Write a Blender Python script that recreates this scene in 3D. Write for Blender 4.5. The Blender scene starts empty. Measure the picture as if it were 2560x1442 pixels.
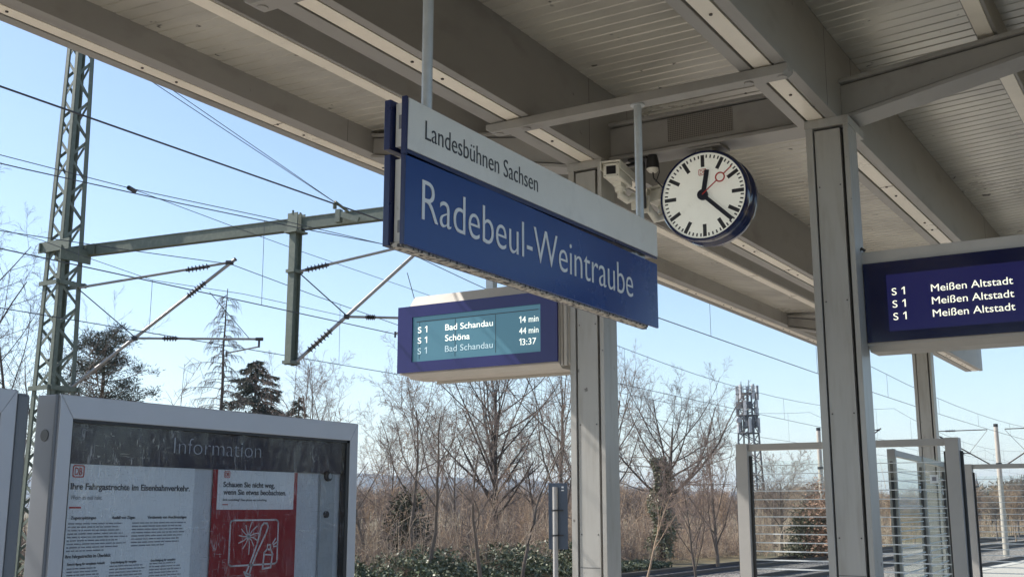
import bpy, bmesh, math, random
import numpy as np
from mathutils import Vector, Matrix

# ------------------------------------------------------------------ camera, light, exposure
S = bpy.context.scene
COL = S.collection
F, CX, CY = 2770.0, 1280.0, 721.0
PITCH = math.radians(11.21)
AZ = math.radians(31.35)
CAM = Vector((0, 0, 1.65))
FH = Vector((math.cos(AZ), math.sin(AZ), 0))
RT = Vector((math.sin(AZ), -math.cos(AZ), 0))
UZ = Vector((0, 0, 1))
FW = FH * math.cos(PITCH) + UZ * math.sin(PITCH)
UP = -FH * math.sin(PITCH) + UZ * math.cos(PITCH)
cd = bpy.data.cameras.new("camera")
cam = bpy.data.objects.new("camera", cd)
COL.objects.link(cam)
cd.sensor_width = 36.0
cd.lens = 36.0 * F / 2560.0
cd.clip_start = 0.05
cd.clip_end = 9000
cam.matrix_world = Matrix(((RT.x, UP.x, -FW.x, CAM.x), (RT.y, UP.y, -FW.y, CAM.y), (RT.z, UP.z, -FW.z, CAM.z), (0, 0, 0, 1)))
S.camera = cam

SUN = Vector((-0.22, 0.69, 0.69)).normalized()
EL = math.asin(SUN.z)
W = bpy.data.worlds.new("World")
S.world = W
W.use_nodes = True
nt = W.node_tree
bg = nt.nodes["Background"]
sky = nt.nodes.new("ShaderNodeTexSky")
sky.sky_type = 'NISHITA'
sky.sun_disc = False
sky.sun_elevation = EL
sky.sun_rotation = math.atan2(SUN.x, SUN.y)
sky.air_density = 1.0
sky.dust_density = 0.6
sky.ozone_density = 1.5
nt.links.new(sky.outputs[0], bg.inputs[0])
bg.inputs[1].default_value = 0.132
sd = bpy.data.lights.new("sun", 'SUN')
sd.energy = 4.4
sd.angle = math.radians(0.5)
sd.color = (1.0, 0.94, 0.86)
so = bpy.data.objects.new("sun", sd)
COL.objects.link(so)
so.location = (0, 0, 60)
so.rotation_euler = SUN.to_track_quat('Z', 'Y').to_euler()
S.view_settings.view_transform = 'Standard'
S.view_settings.look = 'None'
S.view_settings.exposure = 0.68
S.view_settings.gamma = 1.0
S.cycles.max_bounces = 8
S.cycles.diffuse_bounces = 5
S.cycles.transparent_max_bounces = 24
S.cycles.use_denoising = True

random.seed(7)
PI = math.pi


# ------------------------------------------------------------------ helpers
def ray(px, py):
    return FW + RT * ((px - CX) / F) + UP * ((CY - py) / F)


def at_z(px, py, z):
    d = ray(px, py)
    return CAM + d * ((z - CAM.z) / d.z)


def at_y(px, py, y):
    d = ray(px, py)
    return CAM + d * ((y - CAM.y) / d.y)


def at_d(px, py, dist):
    return CAM + ray(px, py) * dist


def tag(o, label=None, cat=None, group=None, kind=None):
    if label: o["label"] = label
    if cat: o["category"] = cat
    if group: o["group"] = group
    if kind: o["kind"] = kind
    return o


def thing(name, label, cat, loc=(0, 0, 0), group=None):
    o = bpy.data.objects.new(name, None)
    COL.objects.link(o)
    o.location = loc
    return tag(o, label, cat, group)


def copy_tree(o, parent=None):
    c = o.copy()
    COL.objects.link(c)
    c.parent = parent
    for ch in [k for k in bpy.data.objects if k.parent == o]:
        copy_tree(ch, c)
    return c


def origin_of(o):
    v = Vector((0, 0, 0))
    while o is not None:
        v += o.location
        o = o.parent
    return v


class MB:
    def __init__(self):
        self.v, self.f, self.m = [], [], []

    def add(self, vs, fs, mi=0):
        b = len(self.v)
        self.v += [tuple(p) for p in vs]
        for f in fs:
            self.f.append(tuple(b + i for i in f))
            self.m.append(mi)
        return self

    def box(self, x0, x1, y0, y1, z0, z1, mi=0):
        vs = [(x0, y0, z0), (x1, y0, z0), (x1, y1, z0), (x0, y1, z0), (x0, y0, z1), (x1, y0, z1), (x1, y1, z1), (x0, y1, z1)]
        return self.add(vs, [(0, 3, 2, 1), (4, 5, 6, 7), (0, 1, 5, 4), (1, 2, 6, 5), (2, 3, 7, 6), (3, 0, 4, 7)], mi)

    def obox(self, c, a, b, d, mi=0):
        c, a, b, d = Vector(c), Vector(a), Vector(b), Vector(d)
        vs = [c + sa * a + sb * b + sd_ * d for sd_ in (-1, 1) for sb in (-1, 1) for sa in (-1, 1)]
        return self.add(vs, [(0, 2, 3, 1), (4, 5, 7, 6), (0, 1, 5, 4), (1, 3, 7, 5), (3, 2, 6, 7), (2, 0, 4, 6)], mi)

    def bar(self, p0, p1, w, h, up=(0, 0, 1), mi=0):
        p0, p1 = Vector(p0), Vector(p1)
        d = (p1 - p0)
        L = d.length
        d.normalize()
        s = d.cross(Vector(up))
        if s.length < 1e-4: s = d.cross(Vector((1, 0, 0)))
        s.normalize()
        u = s.cross(d)
        return self.obox((p0 + p1) / 2, d * L / 2, s * w / 2, u * h / 2, mi)

    def tube(self, pts, r, n=8, mi=0, cap=True):
        pts = [Vector(p) for p in pts]
        k = len(pts)
        rs = r if isinstance(r, (list, tuple)) else [r] * k
        vs, fs = [], []
        for i, p in enumerate(pts):
            t = (pts[min(i + 1, k - 1)] - pts[max(i - 1, 0)])
            t.normalize()
            ref = Vector((0, 0, 1)) if abs(t.z) < 0.95 else Vector((1, 0, 0))
            a = t.cross(ref).normalized()
            b = t.cross(a)
            for j in range(n):
                q = 2 * PI * j / n
                vs.append(p + a * (rs[i] * math.cos(q)) + b * (rs[i] * math.sin(q)))
        for i in range(k - 1):
            for j in range(n):
                j2 = (j + 1) % n
                fs.append((i * n + j, i * n + j2, (i + 1) * n + j2, (i + 1) * n + j))
        if cap:
            fs.append(tuple(range(n - 1, -1, -1)))
            fs.append(tuple((k - 1) * n + j for j in range(n)))
        return self.add(vs, fs, mi)

    def prism(self, poly, vec, mi=0):
        n = len(poly)
        vec = Vector(vec)
        vs = [Vector(p) for p in poly] + [Vector(p) + vec for p in poly]
        fs = [tuple(range(n - 1, -1, -1)), tuple(range(n, 2 * n))]
        fs += [(i, (i + 1) % n, n + (i + 1) % n, n + i) for i in range(n)]
        return self.add(vs, fs, mi)

    def sweep(self, sec, xs, mi=0, off=None):
        n = len(sec)
        vs = [(x, y + (off(x) if off else 0), z) for x in xs for (y, z) in sec]
        fs = []
        for i in range(len(xs) - 1):
            for j in range(n):
                k = (j + 1) % n
                fs.append((i * n + j, i * n + k, (i + 1) * n + k, (i + 1) * n + j))
        fs.append(tuple(range(n - 1, -1, -1)))
        fs.append(tuple((len(xs) - 1) * n + j for j in range(n)))
        return self.add(vs, fs, mi)

    def sheet(self, pts, mi=0):
        return self.add(pts, [tuple(range(len(pts)))], mi)

    def text(self, body, org, xd, ud, cap, width=None, bold=0.0, t=0.002, mi=0, sx=1.0):
        vs, fs = glyphs(body, bold)
        xd, ud = Vector(xd), Vector(ud)
        nd = xd.cross(ud)
        x0 = min(p[0] for p in vs)
        x1 = max(p[0] for p in vs)
        ky = cap / CAPH
        kx = width / (x1 - x0) if width else ky * sx
        org = Vector(org)
        return self.add([org + xd * ((p[0] - x0) * kx) + ud * (p[1] * ky) + nd * (t * (p[2] + 1) / 2 + 0.0008) for p in vs], fs, mi)

    def build(self, name, mats, parent=None, smooth=False, bevel=0.0, recalc=True, kind=None):
        me = bpy.data.meshes.new(name)
        o0 = origin_of(parent) if parent else Vector((0, 0, 0))
        me.from_pydata([(p[0] - o0.x, p[1] - o0.y, p[2] - o0.z) for p in self.v], [], self.f)
        if not isinstance(mats, (list, tuple)): mats = [mats]
        for m in mats: me.materials.append(m)
        if len(mats) > 1: me.polygons.foreach_set("material_index", self.m)
        if recalc:
            bm = bmesh.new()
            bm.from_mesh(me)
            bmesh.ops.recalc_face_normals(bm, faces=bm.faces)
            bm.to_mesh(me)
            bm.free()
        if smooth:
            me.polygons.foreach_set("use_smooth", [True] * len(me.polygons))
            me.set_sharp_from_angle(angle=math.radians(38))
        me.update()
        o = bpy.data.objects.new(name, me)
        COL.objects.link(o)
        o.parent = parent
        if bevel:
            b = o.modifiers.new("bevel", 'BEVEL')
            b.width = bevel
            b.segments = 2
            b.limit_method = 'ANGLE'
            b.angle_limit = math.radians(40)
        if kind: o["kind"] = kind
        return o


_gc = {}


ONE = ([(0, 0, -1), (0.10, 0, -1), (0.10, 0.74, -1), (0.02, 0.74, -1), (-0.16, 0.58, -1), (-0.16, 0.48, -1), (0, 0.60, -1)], [(0, 1, 2, 6), (2, 3, 4, 5, 6)])


def glyphs(body, bold=0.0):
    key = (body, bold)
    if key not in _gc and '1' in body and len(body) > 0:
        # the built-in figure one is a bare stroke: draw one with a flag
        V, Fc, x = [], [], 0.0
        for part in body.replace('1', '|1|').split('|'):
            if not part: continue
            if part == '1':
                v, f = [(p[0] + 0.16, p[1], p[2]) for p in ONE[0]], ONE[1]
            elif part.strip() == '':
                x += 0.25
                continue
            else:
                v, f = glyphs(part.strip(), bold)
                x0 = min(p[0] for p in v)
                v = [(p[0] - x0, p[1], p[2]) for p in v]
            b = len(V)
            V += [(p[0] + x, p[1], p[2]) for p in v]
            Fc += [tuple(b + i for i in q) for q in f]
            x = max(p[0] for p in V) + 0.10 + (0.30 if part.endswith(' ') else 0)
        _gc[key] = (V, Fc)
        return _gc[key]
    if key not in _gc:
        cu = bpy.data.curves.new("t", 'FONT')
        cu.body = body
        cu.size = 1.0
        cu.offset = bold
        cu.extrude = 1.0
        cu.resolution_u = 5
        ob = bpy.data.objects.new("t", cu)
        COL.objects.link(ob)
        dg = bpy.context.evaluated_depsgraph_get()
        me = bpy.data.meshes.new_from_object(ob.evaluated_get(dg))
        _gc[key] = ([tuple(v.co) for v in me.vertices], [tuple(p.vertices) for p in me.polygons])
        bpy.data.objects.remove(ob)
        bpy.data.curves.remove(cu)
        bpy.data.meshes.remove(me)
    return _gc[key]


CAPH = 1.0
CAPH = max(p[1] for p in glyphs("H")[0])


def np_mesh(name, V, Q, mats, parent=None, mi=None, kind=None):
    """big mesh from numpy arrays; Q is (n,3) or (n,4)"""
    me = bpy.data.meshes.new(name)
    o0 = origin_of(parent) if parent else Vector((0, 0, 0))
    V = np.asarray(V, dtype=np.float32) - np.array(o0, dtype=np.float32)
    Q = np.asarray(Q, dtype=np.int32)
    k = Q.shape[1]
    me.vertices.add(len(V))
    me.vertices.foreach_set("co", V.ravel())
    me.loops.add(Q.size)
    me.loops.foreach_set("vertex_index", Q.ravel())
    me.polygons.add(len(Q))
    me.polygons.foreach_set("loop_start", np.arange(0, Q.size, k, dtype=np.int32))
    if mi is not None: me.polygons.foreach_set("material_index", np.asarray(mi, dtype=np.int32))
    if not isinstance(mats, (list, tuple)): mats = [mats]
    for m in mats: me.materials.append(m)
    me.update(calc_edges=True)
    me.validate()
    o = bpy.data.objects.new(name, me)
    COL.objects.link(o)
    o.parent = parent
    if kind: o["kind"] = kind
    return o


# ------------------------------------------------------------------ materials
def new_mat(name):
    m = bpy.data.materials.new(name)
    m.use_nodes = True
    return m, m.node_tree, m.node_tree.nodes["Principled BSDF"]


def pm(name, col, rough=0.5, metal=0.0, var=0.10, scale=3.0, bump=0.0, bscale=60.0, spec=0.5, coat=0.0, col2=None, thr=(0.4, 0.65), stretch=None, rvar=0.1):
    m, t, b = new_mat(name)
    tc = t.nodes.new("ShaderNodeTexCoord")
    src = tc.outputs["Object"]
    if stretch:
        mp = t.nodes.new("ShaderNodeMapping")
        mp.inputs["Scale"].default_value = stretch
        t.links.new(src, mp.inputs[0])
        src = mp.outputs[0]
    n1 = t.nodes.new("ShaderNodeTexNoise")
    n1.inputs["Scale"].default_value = scale
    n1.inputs["Detail"].default_value = 6
    n1.inputs["Roughness"].default_value = 0.65
    t.links.new(src, n1.inputs["Vector"])
    mr = t.nodes.new("ShaderNodeMapRange")
    mr.inputs["From Min"].default_value = 0.25
    mr.inputs["From Max"].default_value = 0.75
    mr.inputs["To Min"].default_value = 1 - var
    mr.inputs["To Max"].default_value = 1 + var
    t.links.new(n1.outputs["Fac"], mr.inputs["Value"])
    sc = t.nodes.new("ShaderNodeVectorMath")
    sc.operation = 'SCALE'
    if col2:
        n2 = t.nodes.new("ShaderNodeTexNoise")
        n2.inputs["Scale"].default_value = scale * 2.7
        n2.inputs["Detail"].default_value = 8
        t.links.new(src, n2.inputs["Vector"])
        cr = t.nodes.new("ShaderNodeValToRGB")
        cr.color_ramp.elements[0].position = thr[0]
        cr.color_ramp.elements[1].position = thr[1]
        cr.color_ramp.elements[0].color = (*col, 1)
        cr.color_ramp.elements[1].color = (*col2, 1)
        t.links.new(n2.outputs["Fac"], cr.inputs[0])
        t.links.new(cr.outputs[0], sc.inputs[0])
    else:
        sc.inputs[0].default_value = col
    t.links.new(mr.outputs[0], sc.inputs["Scale"])
    t.links.new(sc.outputs[0], b.inputs["Base Color"])
    r2 = t.nodes.new("ShaderNodeMapRange")
    r2.inputs["To Min"].default_value = max(0.02, rough - rvar)
    r2.inputs["To Max"].default_value = min(1, rough + rvar)
    t.links.new(n1.outputs["Fac"], r2.inputs["Value"])
    t.links.new(r2.outputs[0], b.inputs["Roughness"])
    b.inputs["Metallic"].default_value = metal
    b.inputs["Specular IOR Level"].default_value = spec
    b.inputs["Coat Weight"].default_value = coat
    if bump:
        n3 = t.nodes.new("ShaderNodeTexNoise")
        n3.inputs["Scale"].default_value = bscale
        n3.inputs["Detail"].default_value = 4
        t.links.new(src, n3.inputs["Vector"])
        bp = t.nodes.new("ShaderNodeBump")
        bp.inputs["Strength"].default_value = bump
        bp.inputs["Distance"].default_value = 0.01
        t.links.new(n3.outputs["Fac"], bp.inputs["Height"])
        t.links.new(bp.outputs[0], b.inputs["Normal"])
    return m


def emit(name, col, e, base=None, rough=0.4):
    m, t, b = new_mat(name)
    b.inputs["Base Color"].default_value = (*(base or col), 1)
    b.inputs["Roughness"].default_value = rough
    b.inputs["Emission Color"].default_value = (*col, 1)
    b.inputs["Emission Strength"].default_value = e
    return m


def glass(name, tint=(0.93, 0.97, 0.96), scratch=0.0, refl=0.06, sscale=1.0):
    """thin pane: mostly see-through, fresnel mirror on top, scratches scatter light"""
    m, t, b = new_mat(name)
    out = t.nodes["Material Output"]
    tr = t.nodes.new("ShaderNodeBsdfTransparent")
    tr.inputs[0].default_value = (*tint, 1)
    gl = t.nodes.new("ShaderNodeBsdfGlossy")
    gl.inputs["Roughness"].default_value = 0.03
    lw = t.nodes.new("ShaderNodeFresnel")
    lw.inputs["IOR"].default_value = 1.5
    m1 = t.nodes.new("ShaderNodeMixShader")
    t.links.new(lw.outputs[0], m1.inputs[0])
    t.links.new(tr.outputs[0], m1.inputs[1])
    t.links.new(gl.outputs[0], m1.inputs[2])
    last = m1
    if scratch:
        tc = t.nodes.new("ShaderNodeTexCoord")
        df = t.nodes.new("ShaderNodeBsdfTranslucent")
        df.inputs[0].default_value = (0.85, 0.88, 0.92, 1)
        d2 = t.nodes.new("ShaderNodeBsdfDiffuse")
        d2.inputs[0].default_value = (0.85, 0.88, 0.92, 1)
        ad = t.nodes.new("ShaderNodeMixShader")
        ad.inputs[0].default_value = 0.6
        t.links.new(df.outputs[0], ad.inputs[1])
        t.links.new(d2.outputs[0], ad.inputs[2])
        acc = None
        for i, (rz, st) in enumerate(((0.5, (90, 8, 8)), (1.3, (8, 8, 80)), (2.2, (60, 6, 7)), (0.9, (30, 30, 6)))):
            mp = t.nodes.new("ShaderNodeMapping")
            mp.inputs["Rotation"].default_value = (0, rz, 0)
            mp.inputs["Scale"].default_value = tuple(s * sscale for s in st)
            mp.inputs["Location"].default_value = (i * 3.1, i * 1.7, i * 5.3)
            t.links.new(tc.outputs["Object"], mp.inputs[0])
            no = t.nodes.new("ShaderNodeTexNoise")
            no.inputs["Scale"].default_value = 1.0
            no.inputs["Detail"].default_value = 5
            no.inputs["Distortion"].default_value = 1.5
            t.links.new(mp.outputs[0], no.inputs["Vector"])
            cr = t.nodes.new("ShaderNodeMapRange")
            cr.inputs["From Min"].default_value = 0.60
            cr.inputs["From Max"].default_value = 0.70
            t.links.new(no.outputs["Fac"], cr.inputs["Value"])
            if acc is None:
                acc = cr.outputs[0]
            else:
                mx = t.nodes.new("ShaderNodeMath")
                mx.operation = 'MAXIMUM'
                t.links.new(acc, mx.inputs[0])
                t.links.new(cr.outputs[0], mx.inputs[1])
                acc = mx.outputs[0]
        # scratches come in patches
        np_ = t.nodes.new("ShaderNodeTexNoise")
        np_.inputs["Scale"].default_value = 2.3
        np_.inputs["Detail"].default_value = 3
        t.links.new(tc.outputs["Object"], np_.inputs["Vector"])
        cp = t.nodes.new("ShaderNodeMapRange")
        cp.inputs["From Min"].default_value = 0.35
        cp.inputs["From Max"].default_value = 0.65
        cp.inputs["To Min"].default_value = 0.05
        cp.inputs["To Max"].default_value = scratch
        t.links.new(np_.outputs["Fac"], cp.inputs["Value"])
        mu = t.nodes.new("ShaderNodeMath")
        mu.operation = 'MULTIPLY'
        t.links.new(acc, mu.inputs[0])
        t.links.new(cp.outputs[0], mu.inputs[1])
        ha = t.nodes.new("ShaderNodeMath")
        ha.operation = 'ADD'
        ha.inputs[1].default_value = 0.012
        t.links.new(mu.outputs[0], ha.inputs[0])
        m2 = t.nodes.new("ShaderNodeMixShader")
        t.links.new(ha.outputs[0], m2.inputs[0])
        t.links.new(m1.outputs[0], m2.inputs[1])
        t.links.new(ad.outputs[0], m2.inputs[2])
        last = m2
    t.links.new(last.outputs[0], out.inputs["Surface"])
    return m


def grille_mat(name, col, hole, n):
    m, t, b = new_mat(name)
    tc = t.nodes.new("ShaderNodeTexCoord")
    mp = t.nodes.new("ShaderNodeMapping")
    mp.inputs["Scale"].default_value = (0.001, n, n)
    t.links.new(tc.outputs["Object"], mp.inputs[0])
    vo = t.nodes.new("ShaderNodeTexVoronoi")
    vo.inputs["Scale"].default_value = 1.0
    vo.inputs["Randomness"].default_value = 0.0
    t.links.new(mp.outputs[0], vo.inputs["Vector"])
    cr = t.nodes.new("ShaderNodeValToRGB")
    cr.color_ramp.elements[0].position = 0.34
    cr.color_ramp.elements[0].color = (*hole, 1)
    cr.color_ramp.elements[1].position = 0.40
    cr.color_ramp.elements[1].color = (*col, 1)
    t.links.new(vo.outputs["Distance"], cr.inputs[0])
    t.links.new(cr.outputs[0], b.inputs["Base Color"])
    b.inputs["Roughness"].default_value = 0.6
    return m


M = {}
M['paint'] = pm("canopy_paint", (0.328, 0.318, 0.302), 0.42, var=0.12, scale=1.6, bump=0.03, bscale=25, stretch=(0.5, 1, 1), col2=(0.265, 0.252, 0.234), thr=(0.55, 0.75))
M['paint2'] = pm("column_paint", (0.39, 0.382, 0.36), 0.38, var=0.08, scale=2.2, bump=0.02, bscale=20, col2=(0.33, 0.315, 0.285), thr=(0.5, 0.72), stretch=(3, 3, 0.35))
M['strip'] = pm("cover_strip", (0.92, 0.86, 0.74), 0.30, var=0.08, scale=2.5)
def specks(m, scale=9.0, thr=0.74, col=(0.05, 0.045, 0.04)):
    """scattered dirt spots and cobweb smudges over a painted sheet"""
    t = m.node_tree
    b = t.nodes['Principled BSDF']
    l_ = b.inputs['Base Color'].links[0].from_socket
    tc = t.nodes.new('ShaderNodeTexCoord')
    no = t.nodes.new('ShaderNodeTexNoise')
    no.inputs['Scale'].default_value = scale
    no.inputs['Detail'].default_value = 3
    t.links.new(tc.outputs['Object'], no.inputs['Vector'])
    mr = t.nodes.new('ShaderNodeMapRange')
    mr.inputs['From Min'].default_value = thr
    mr.inputs['From Max'].default_value = thr + 0.04
    t.links.new(no.outputs['Fac'], mr.inputs['Value'])
    mx = t.nodes.new('ShaderNodeMix')
    mx.data_type = 'RGBA'
    t.links.new(mr.outputs[0], mx.inputs['Factor'])
    t.links.new(l_, mx.inputs['A'])
    mx.inputs['B'].default_value = (*col, 1)
    t.links.new(mx.outputs['Result'], b.inputs['Base Color'])
    return m


M['ceil'] = pm("trapezoid_sheet", (0.60, 0.58, 0.515), 0.30, metal=0.35, var=0.14, scale=0.9, bump=0.05, bscale=7, col2=(0.46, 0.44, 0.40), thr=(0.42, 0.75), stretch=(1, 0.5, 1))
specks(M['ceil'], 7.0, 0.70)
specks(M['paint'], 11.0, 0.735, (0.16, 0.15, 0.135))
specks(M['paint2'], 13.0, 0.725, (0.14, 0.13, 0.12))
M['roof'] = pm("roof_sheet", (0.30, 0.30, 0.29), 0.7)
M['slot'] = pm("shadow_gap", (0.05, 0.05, 0.05), 0.8)
M['bolt'] = pm("dark_screw", (0.07, 0.06, 0.055), 0.6)
M['galv'] = pm("galvanised", (0.52, 0.55, 0.57), 0.42, metal=0.35, var=0.12, scale=9)
M['blue'] = pm("sign_blue", (0.012, 0.056, 0.235), 0.26, var=0.12, scale=1.4, spec=0.35)
M['navy'] = pm("navy_edge", (0.010, 0.018, 0.085), 0.3, var=0.1)
M['white'] = pm("sign_white", (0.82, 0.81, 0.76), 0.35, var=0.05, scale=3, col2=(0.74, 0.725, 0.68), thr=(0.55, 0.8))
M['letter'] = pm("letter_white", (0.82, 0.84, 0.85), 0.35, var=0.03)
M['black'] = pm("letter_black", (0.03, 0.032, 0.04), 0.4, var=0.05)
M['worn'] = pm("weathered_edge", (0.50, 0.47, 0.42), 0.7, var=0.2, scale=14, col2=(0.05, 0.05, 0.055), thr=(0.50, 0.58))
M['boxwhite'] = pm("lamp_box", (0.70, 0.70, 0.68), 0.4, var=0.08, scale=6, col2=(0.50, 0.48, 0.44), thr=(0.62, 0.72))
M['dial'] = pm("clock_dial", (0.85, 0.85, 0.78), 0.3, var=0.04, scale=5, col2=(0.77, 0.76, 0.69), thr=(0.6, 0.85))
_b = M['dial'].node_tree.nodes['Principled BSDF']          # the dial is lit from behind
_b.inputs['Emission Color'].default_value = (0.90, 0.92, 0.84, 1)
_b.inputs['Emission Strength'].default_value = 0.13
M['rim'] = pm("clock_rim", (0.012, 0.02, 0.075), 0.16, var=0.1, coat=0.6)
M['hand'] = pm("clock_hand", (0.012, 0.014, 0.03), 0.4)
M['red'] = pm("red_mark", (0.50, 0.035, 0.03), 0.4, var=0.05)
M['cream'] = pm("camera_shell", (0.76, 0.74, 0.66), 0.4, var=0.1, scale=12, col2=(0.55, 0.52, 0.44), thr=(0.6, 0.8))
M['lens'] = pm("lens_glass", (0.02, 0.02, 0.025), 0.08)
M['dark'] = pm("dark_plastic", (0.03, 0.03, 0.032), 0.45)
M['house'] = pm("display_housing", (0.50, 0.47, 0.43), 0.45, var=0.08, scale=4)
M['dglass'] = pm("display_front", (0.036, 0.036, 0.150), 0.16, var=0.06, spec=0.3)
M['dglass2'] = pm("display_front_dark", (0.006, 0.009, 0.05), 0.12, var=0.06)
M['lcd'] = emit("lcd_teal", (0.10, 0.30, 0.42), 0.16, base=(0.07, 0.17, 0.22), rough=0.15)
M['lcd2'] = emit("lcd_navy", (0.02, 0.02, 0.16), 0.18, base=(0.01, 0.012, 0.05), rough=0.15)
M['lcdtext'] = emit("lcd_text", (0.95, 1.0, 0.92), 0.58)
M['lcddim'] = emit("lcd_text_dim", (0.45, 0.60, 0.66), 0.35)
M['lcdtext2'] = emit("lcd_text_cream", (1.0, 1.0, 0.80), 0.6)
M['caseg'] = pm("case_aluminium", (0.52, 0.53, 0.57), 0.42, metal=0.3, var=0.06, scale=2.5)
M['cased'] = pm("case_side", (0.20, 0.21, 0.23), 0.5, metal=0.2, var=0.08, scale=2)
M['slate'] = pm("header_slate", (0.035, 0.036, 0.060), 0.4, var=0.1)
M['headtext'] = pm("header_text", (0.55, 0.58, 0.66), 0.4)
M['paper'] = pm("poster_paper", (0.93, 0.94, 0.95), 0.6, var=0.03, scale=4)
M['back'] = pm("case_back", (0.68, 0.70, 0.73), 0.5, var=0.06)
M['ink'] = pm("print_black", (0.035, 0.04, 0.055), 0.6)
M['inkg'] = pm("print_grey", (0.22, 0.23, 0.26), 0.6)
M['posterred'] = pm("poster_red", (0.36, 0.018, 0.026), 0.55, var=0.06)
M['caseglass'] = glass("scratched_glass", (0.95, 0.96, 0.97), scratch=0.42, sscale=1.6)
M['pane'] = glass("screen_glass", (0.90, 0.95, 0.94))
M['stripe'] = pm("etched_stripe", (0.72, 0.76, 0.78), 0.5, var=0.05)
M['screenpost'] = pm("screen_post", (0.40, 0.385, 0.365), 0.45, var=0.08, scale=4)
M['mast'] = pm("mast_green", (0.105, 0.125, 0.095), 0.55, var=0.14, scale=5, col2=(0.15, 0.165, 0.13), thr=(0.5, 0.75))
M['tube'] = pm("steel_tube", (0.30, 0.285, 0.265), 0.38, metal=0.5, var=0.15, scale=8)
M['insul'] = pm("insulator_brown", (0.045, 0.038, 0.036), 0.3, coat=0.4)
M['wire'] = pm("copper_wire", (0.045, 0.05, 0.06), 0.5)
M['conc'] = pm("concrete_post", (0.52, 0.47, 0.40), 0.85, var=0.15, scale=4, bump=0.2, bscale=40)
M['signback'] = pm("sign_back", (0.085, 0.105, 0.135), 0.5, metal=0.2, var=0.08)
M['wood'] = pm("weathered_post", (0.42, 0.40, 0.37), 0.8, var=0.2, scale=6, stretch=(4, 4, 0.5))
M['tower'] = pm("tower_steel", (0.075, 0.08, 0.09), 0.55, var=0.1)
M['antenna'] = pm("antenna_grey", (0.45, 0.46, 0.48), 0.5)
M['rail'] = pm("rail_steel", (0.055, 0.045, 0.042), 0.55, metal=0.3, var=0.2, scale=8)
M['sleeper'] = pm("sleeper_concrete", (0.20, 0.18, 0.16), 0.9, var=0.2, scale=6)
M['plat'] = pm("platform_paving", (0.46, 0.42, 0.355), 0.85, var=0.12, scale=1.2, bump=0.1, bscale=30)
M['kerb'] = pm("platform_edge", (0.55, 0.51, 0.44), 0.8, var=0.1, scale=3)
M['ballast'] = pm("ballast_stone", (0.07, 0.06, 0.05), 0.95, var=0.3, scale=4.5, bump=1.0, bscale=9, col2=(0.40, 0.355, 0.30), thr=(0.46, 0.58))
M['grass'] = pm("dry_ground", (0.13, 0.11, 0.055), 0.95, var=0.35, scale=0.6, bump=0.5, bscale=8, col2=(0.20, 0.155, 0.08), thr=(0.4, 0.65))
M['hill'] = pm("wooded_hill", (0.05, 0.055, 0.04), 0.95, var=0.3, scale=0.02)
M['bark'] = pm("bark_grey", (0.15, 0.12, 0.095), 0.9, var=0.25, scale=6)
M['barkd'] = pm("bark_dark", (0.085, 0.068, 0.055), 0.9, var=0.25, scale=6)
M['barkr'] = pm("bark_pine", (0.17, 0.10, 0.065), 0.9, var=0.25, scale=6)
M['twig'] = pm("twig_brown", (0.235, 0.175, 0.14), 0.85, var=0.25, scale=3)
M['twigg'] = pm("twig_grey", (0.165, 0.135, 0.118), 0.85, var=0.25, scale=3)
M['reed'] = pm("thicket_stem", (0.40, 0.285, 0.19), 0.85, var=0.35, scale=1.5)
M['reed2'] = pm("thicket_stem_pale", (0.56, 0.45, 0.33), 0.85, var=0.3, scale=1.5)
M['need'] = pm("spruce_needles", (0.040, 0.055, 0.035), 0.7, var=0.3, scale=2)
M['need2'] = pm("pine_needles", (0.055, 0.065, 0.045), 0.7, var=0.3, scale=2)
M['ivy'] = pm("ivy_leaf", (0.085, 0.105, 0.05), 0.5, var=0.4, scale=2)
M['ivy2'] = pm("ivy_leaf_pale", (0.19, 0.20, 0.12), 0.45, var=0.4, scale=2)
M['deadleaf'] = pm("beech_leaf", (0.27, 0.155, 0.10), 0.7, var=0.3, scale=3)
M['hedge'] = pm("yew_green", (0.045, 0.05, 0.022), 0.7, var=0.3, scale=2)
M['stonework'] = pm("church_stone", (0.16, 0.14, 0.13), 0.8)


# ------------------------------------------------------------------ setting: ground, tracks, platform
def off(x):       # the canopy follows the slightly curved platform
    return -0.0185 * max(0.0, x - 7.95)


def tdev(x):      # the tracks bend away gently
    return -0.0006 * max(0.0, x - 22) ** 2


gx = [-300, -100, -40, 0, 20, 40, 70, 120, 200, 400, 900, 2400, 4200]
gy = [-900, -300, -60, -20, 4, 21.5, 24, 40, 80, 160, 300, 700, 1600, 3600]


def gz(x, y):
    if 4 <= y <= 21.5 or y < 4: return -0.86
    return -0.86 + 0.25 * min(1, (y - 21.5) / 6) + 0.0


g = MB()
vs = [(x, y, gz(x, y)) for x in gx for y in gy]
n = len(gy)
fs = [(i * n + j, i * n + j + 1, (i + 1) * n + j + 1, (i + 1) * n + j) for i in range(len(gx) - 1) for j in range(n - 1)]
g.add(vs, fs)
g.build('ground', M['grass'], kind='structure')

xs_t = [-40, -20, 0, 10, 20] + [20 + 5 * i for i in range(1, 26)]
b = MB()
b.sweep([(6.35, -0.85), (19.6, -0.85), (18.9, -0.76), (6.35, -0.76)], xs_t, off=tdev)
b.build('ballast', M['ballast'], kind='structure')


def pedge(x):
    return -0.0012 * max(0.0, x - 8) ** 2 if x < 60 else -0.0012 * 52 ** 2 - 0.12 * (x - 60)


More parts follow.
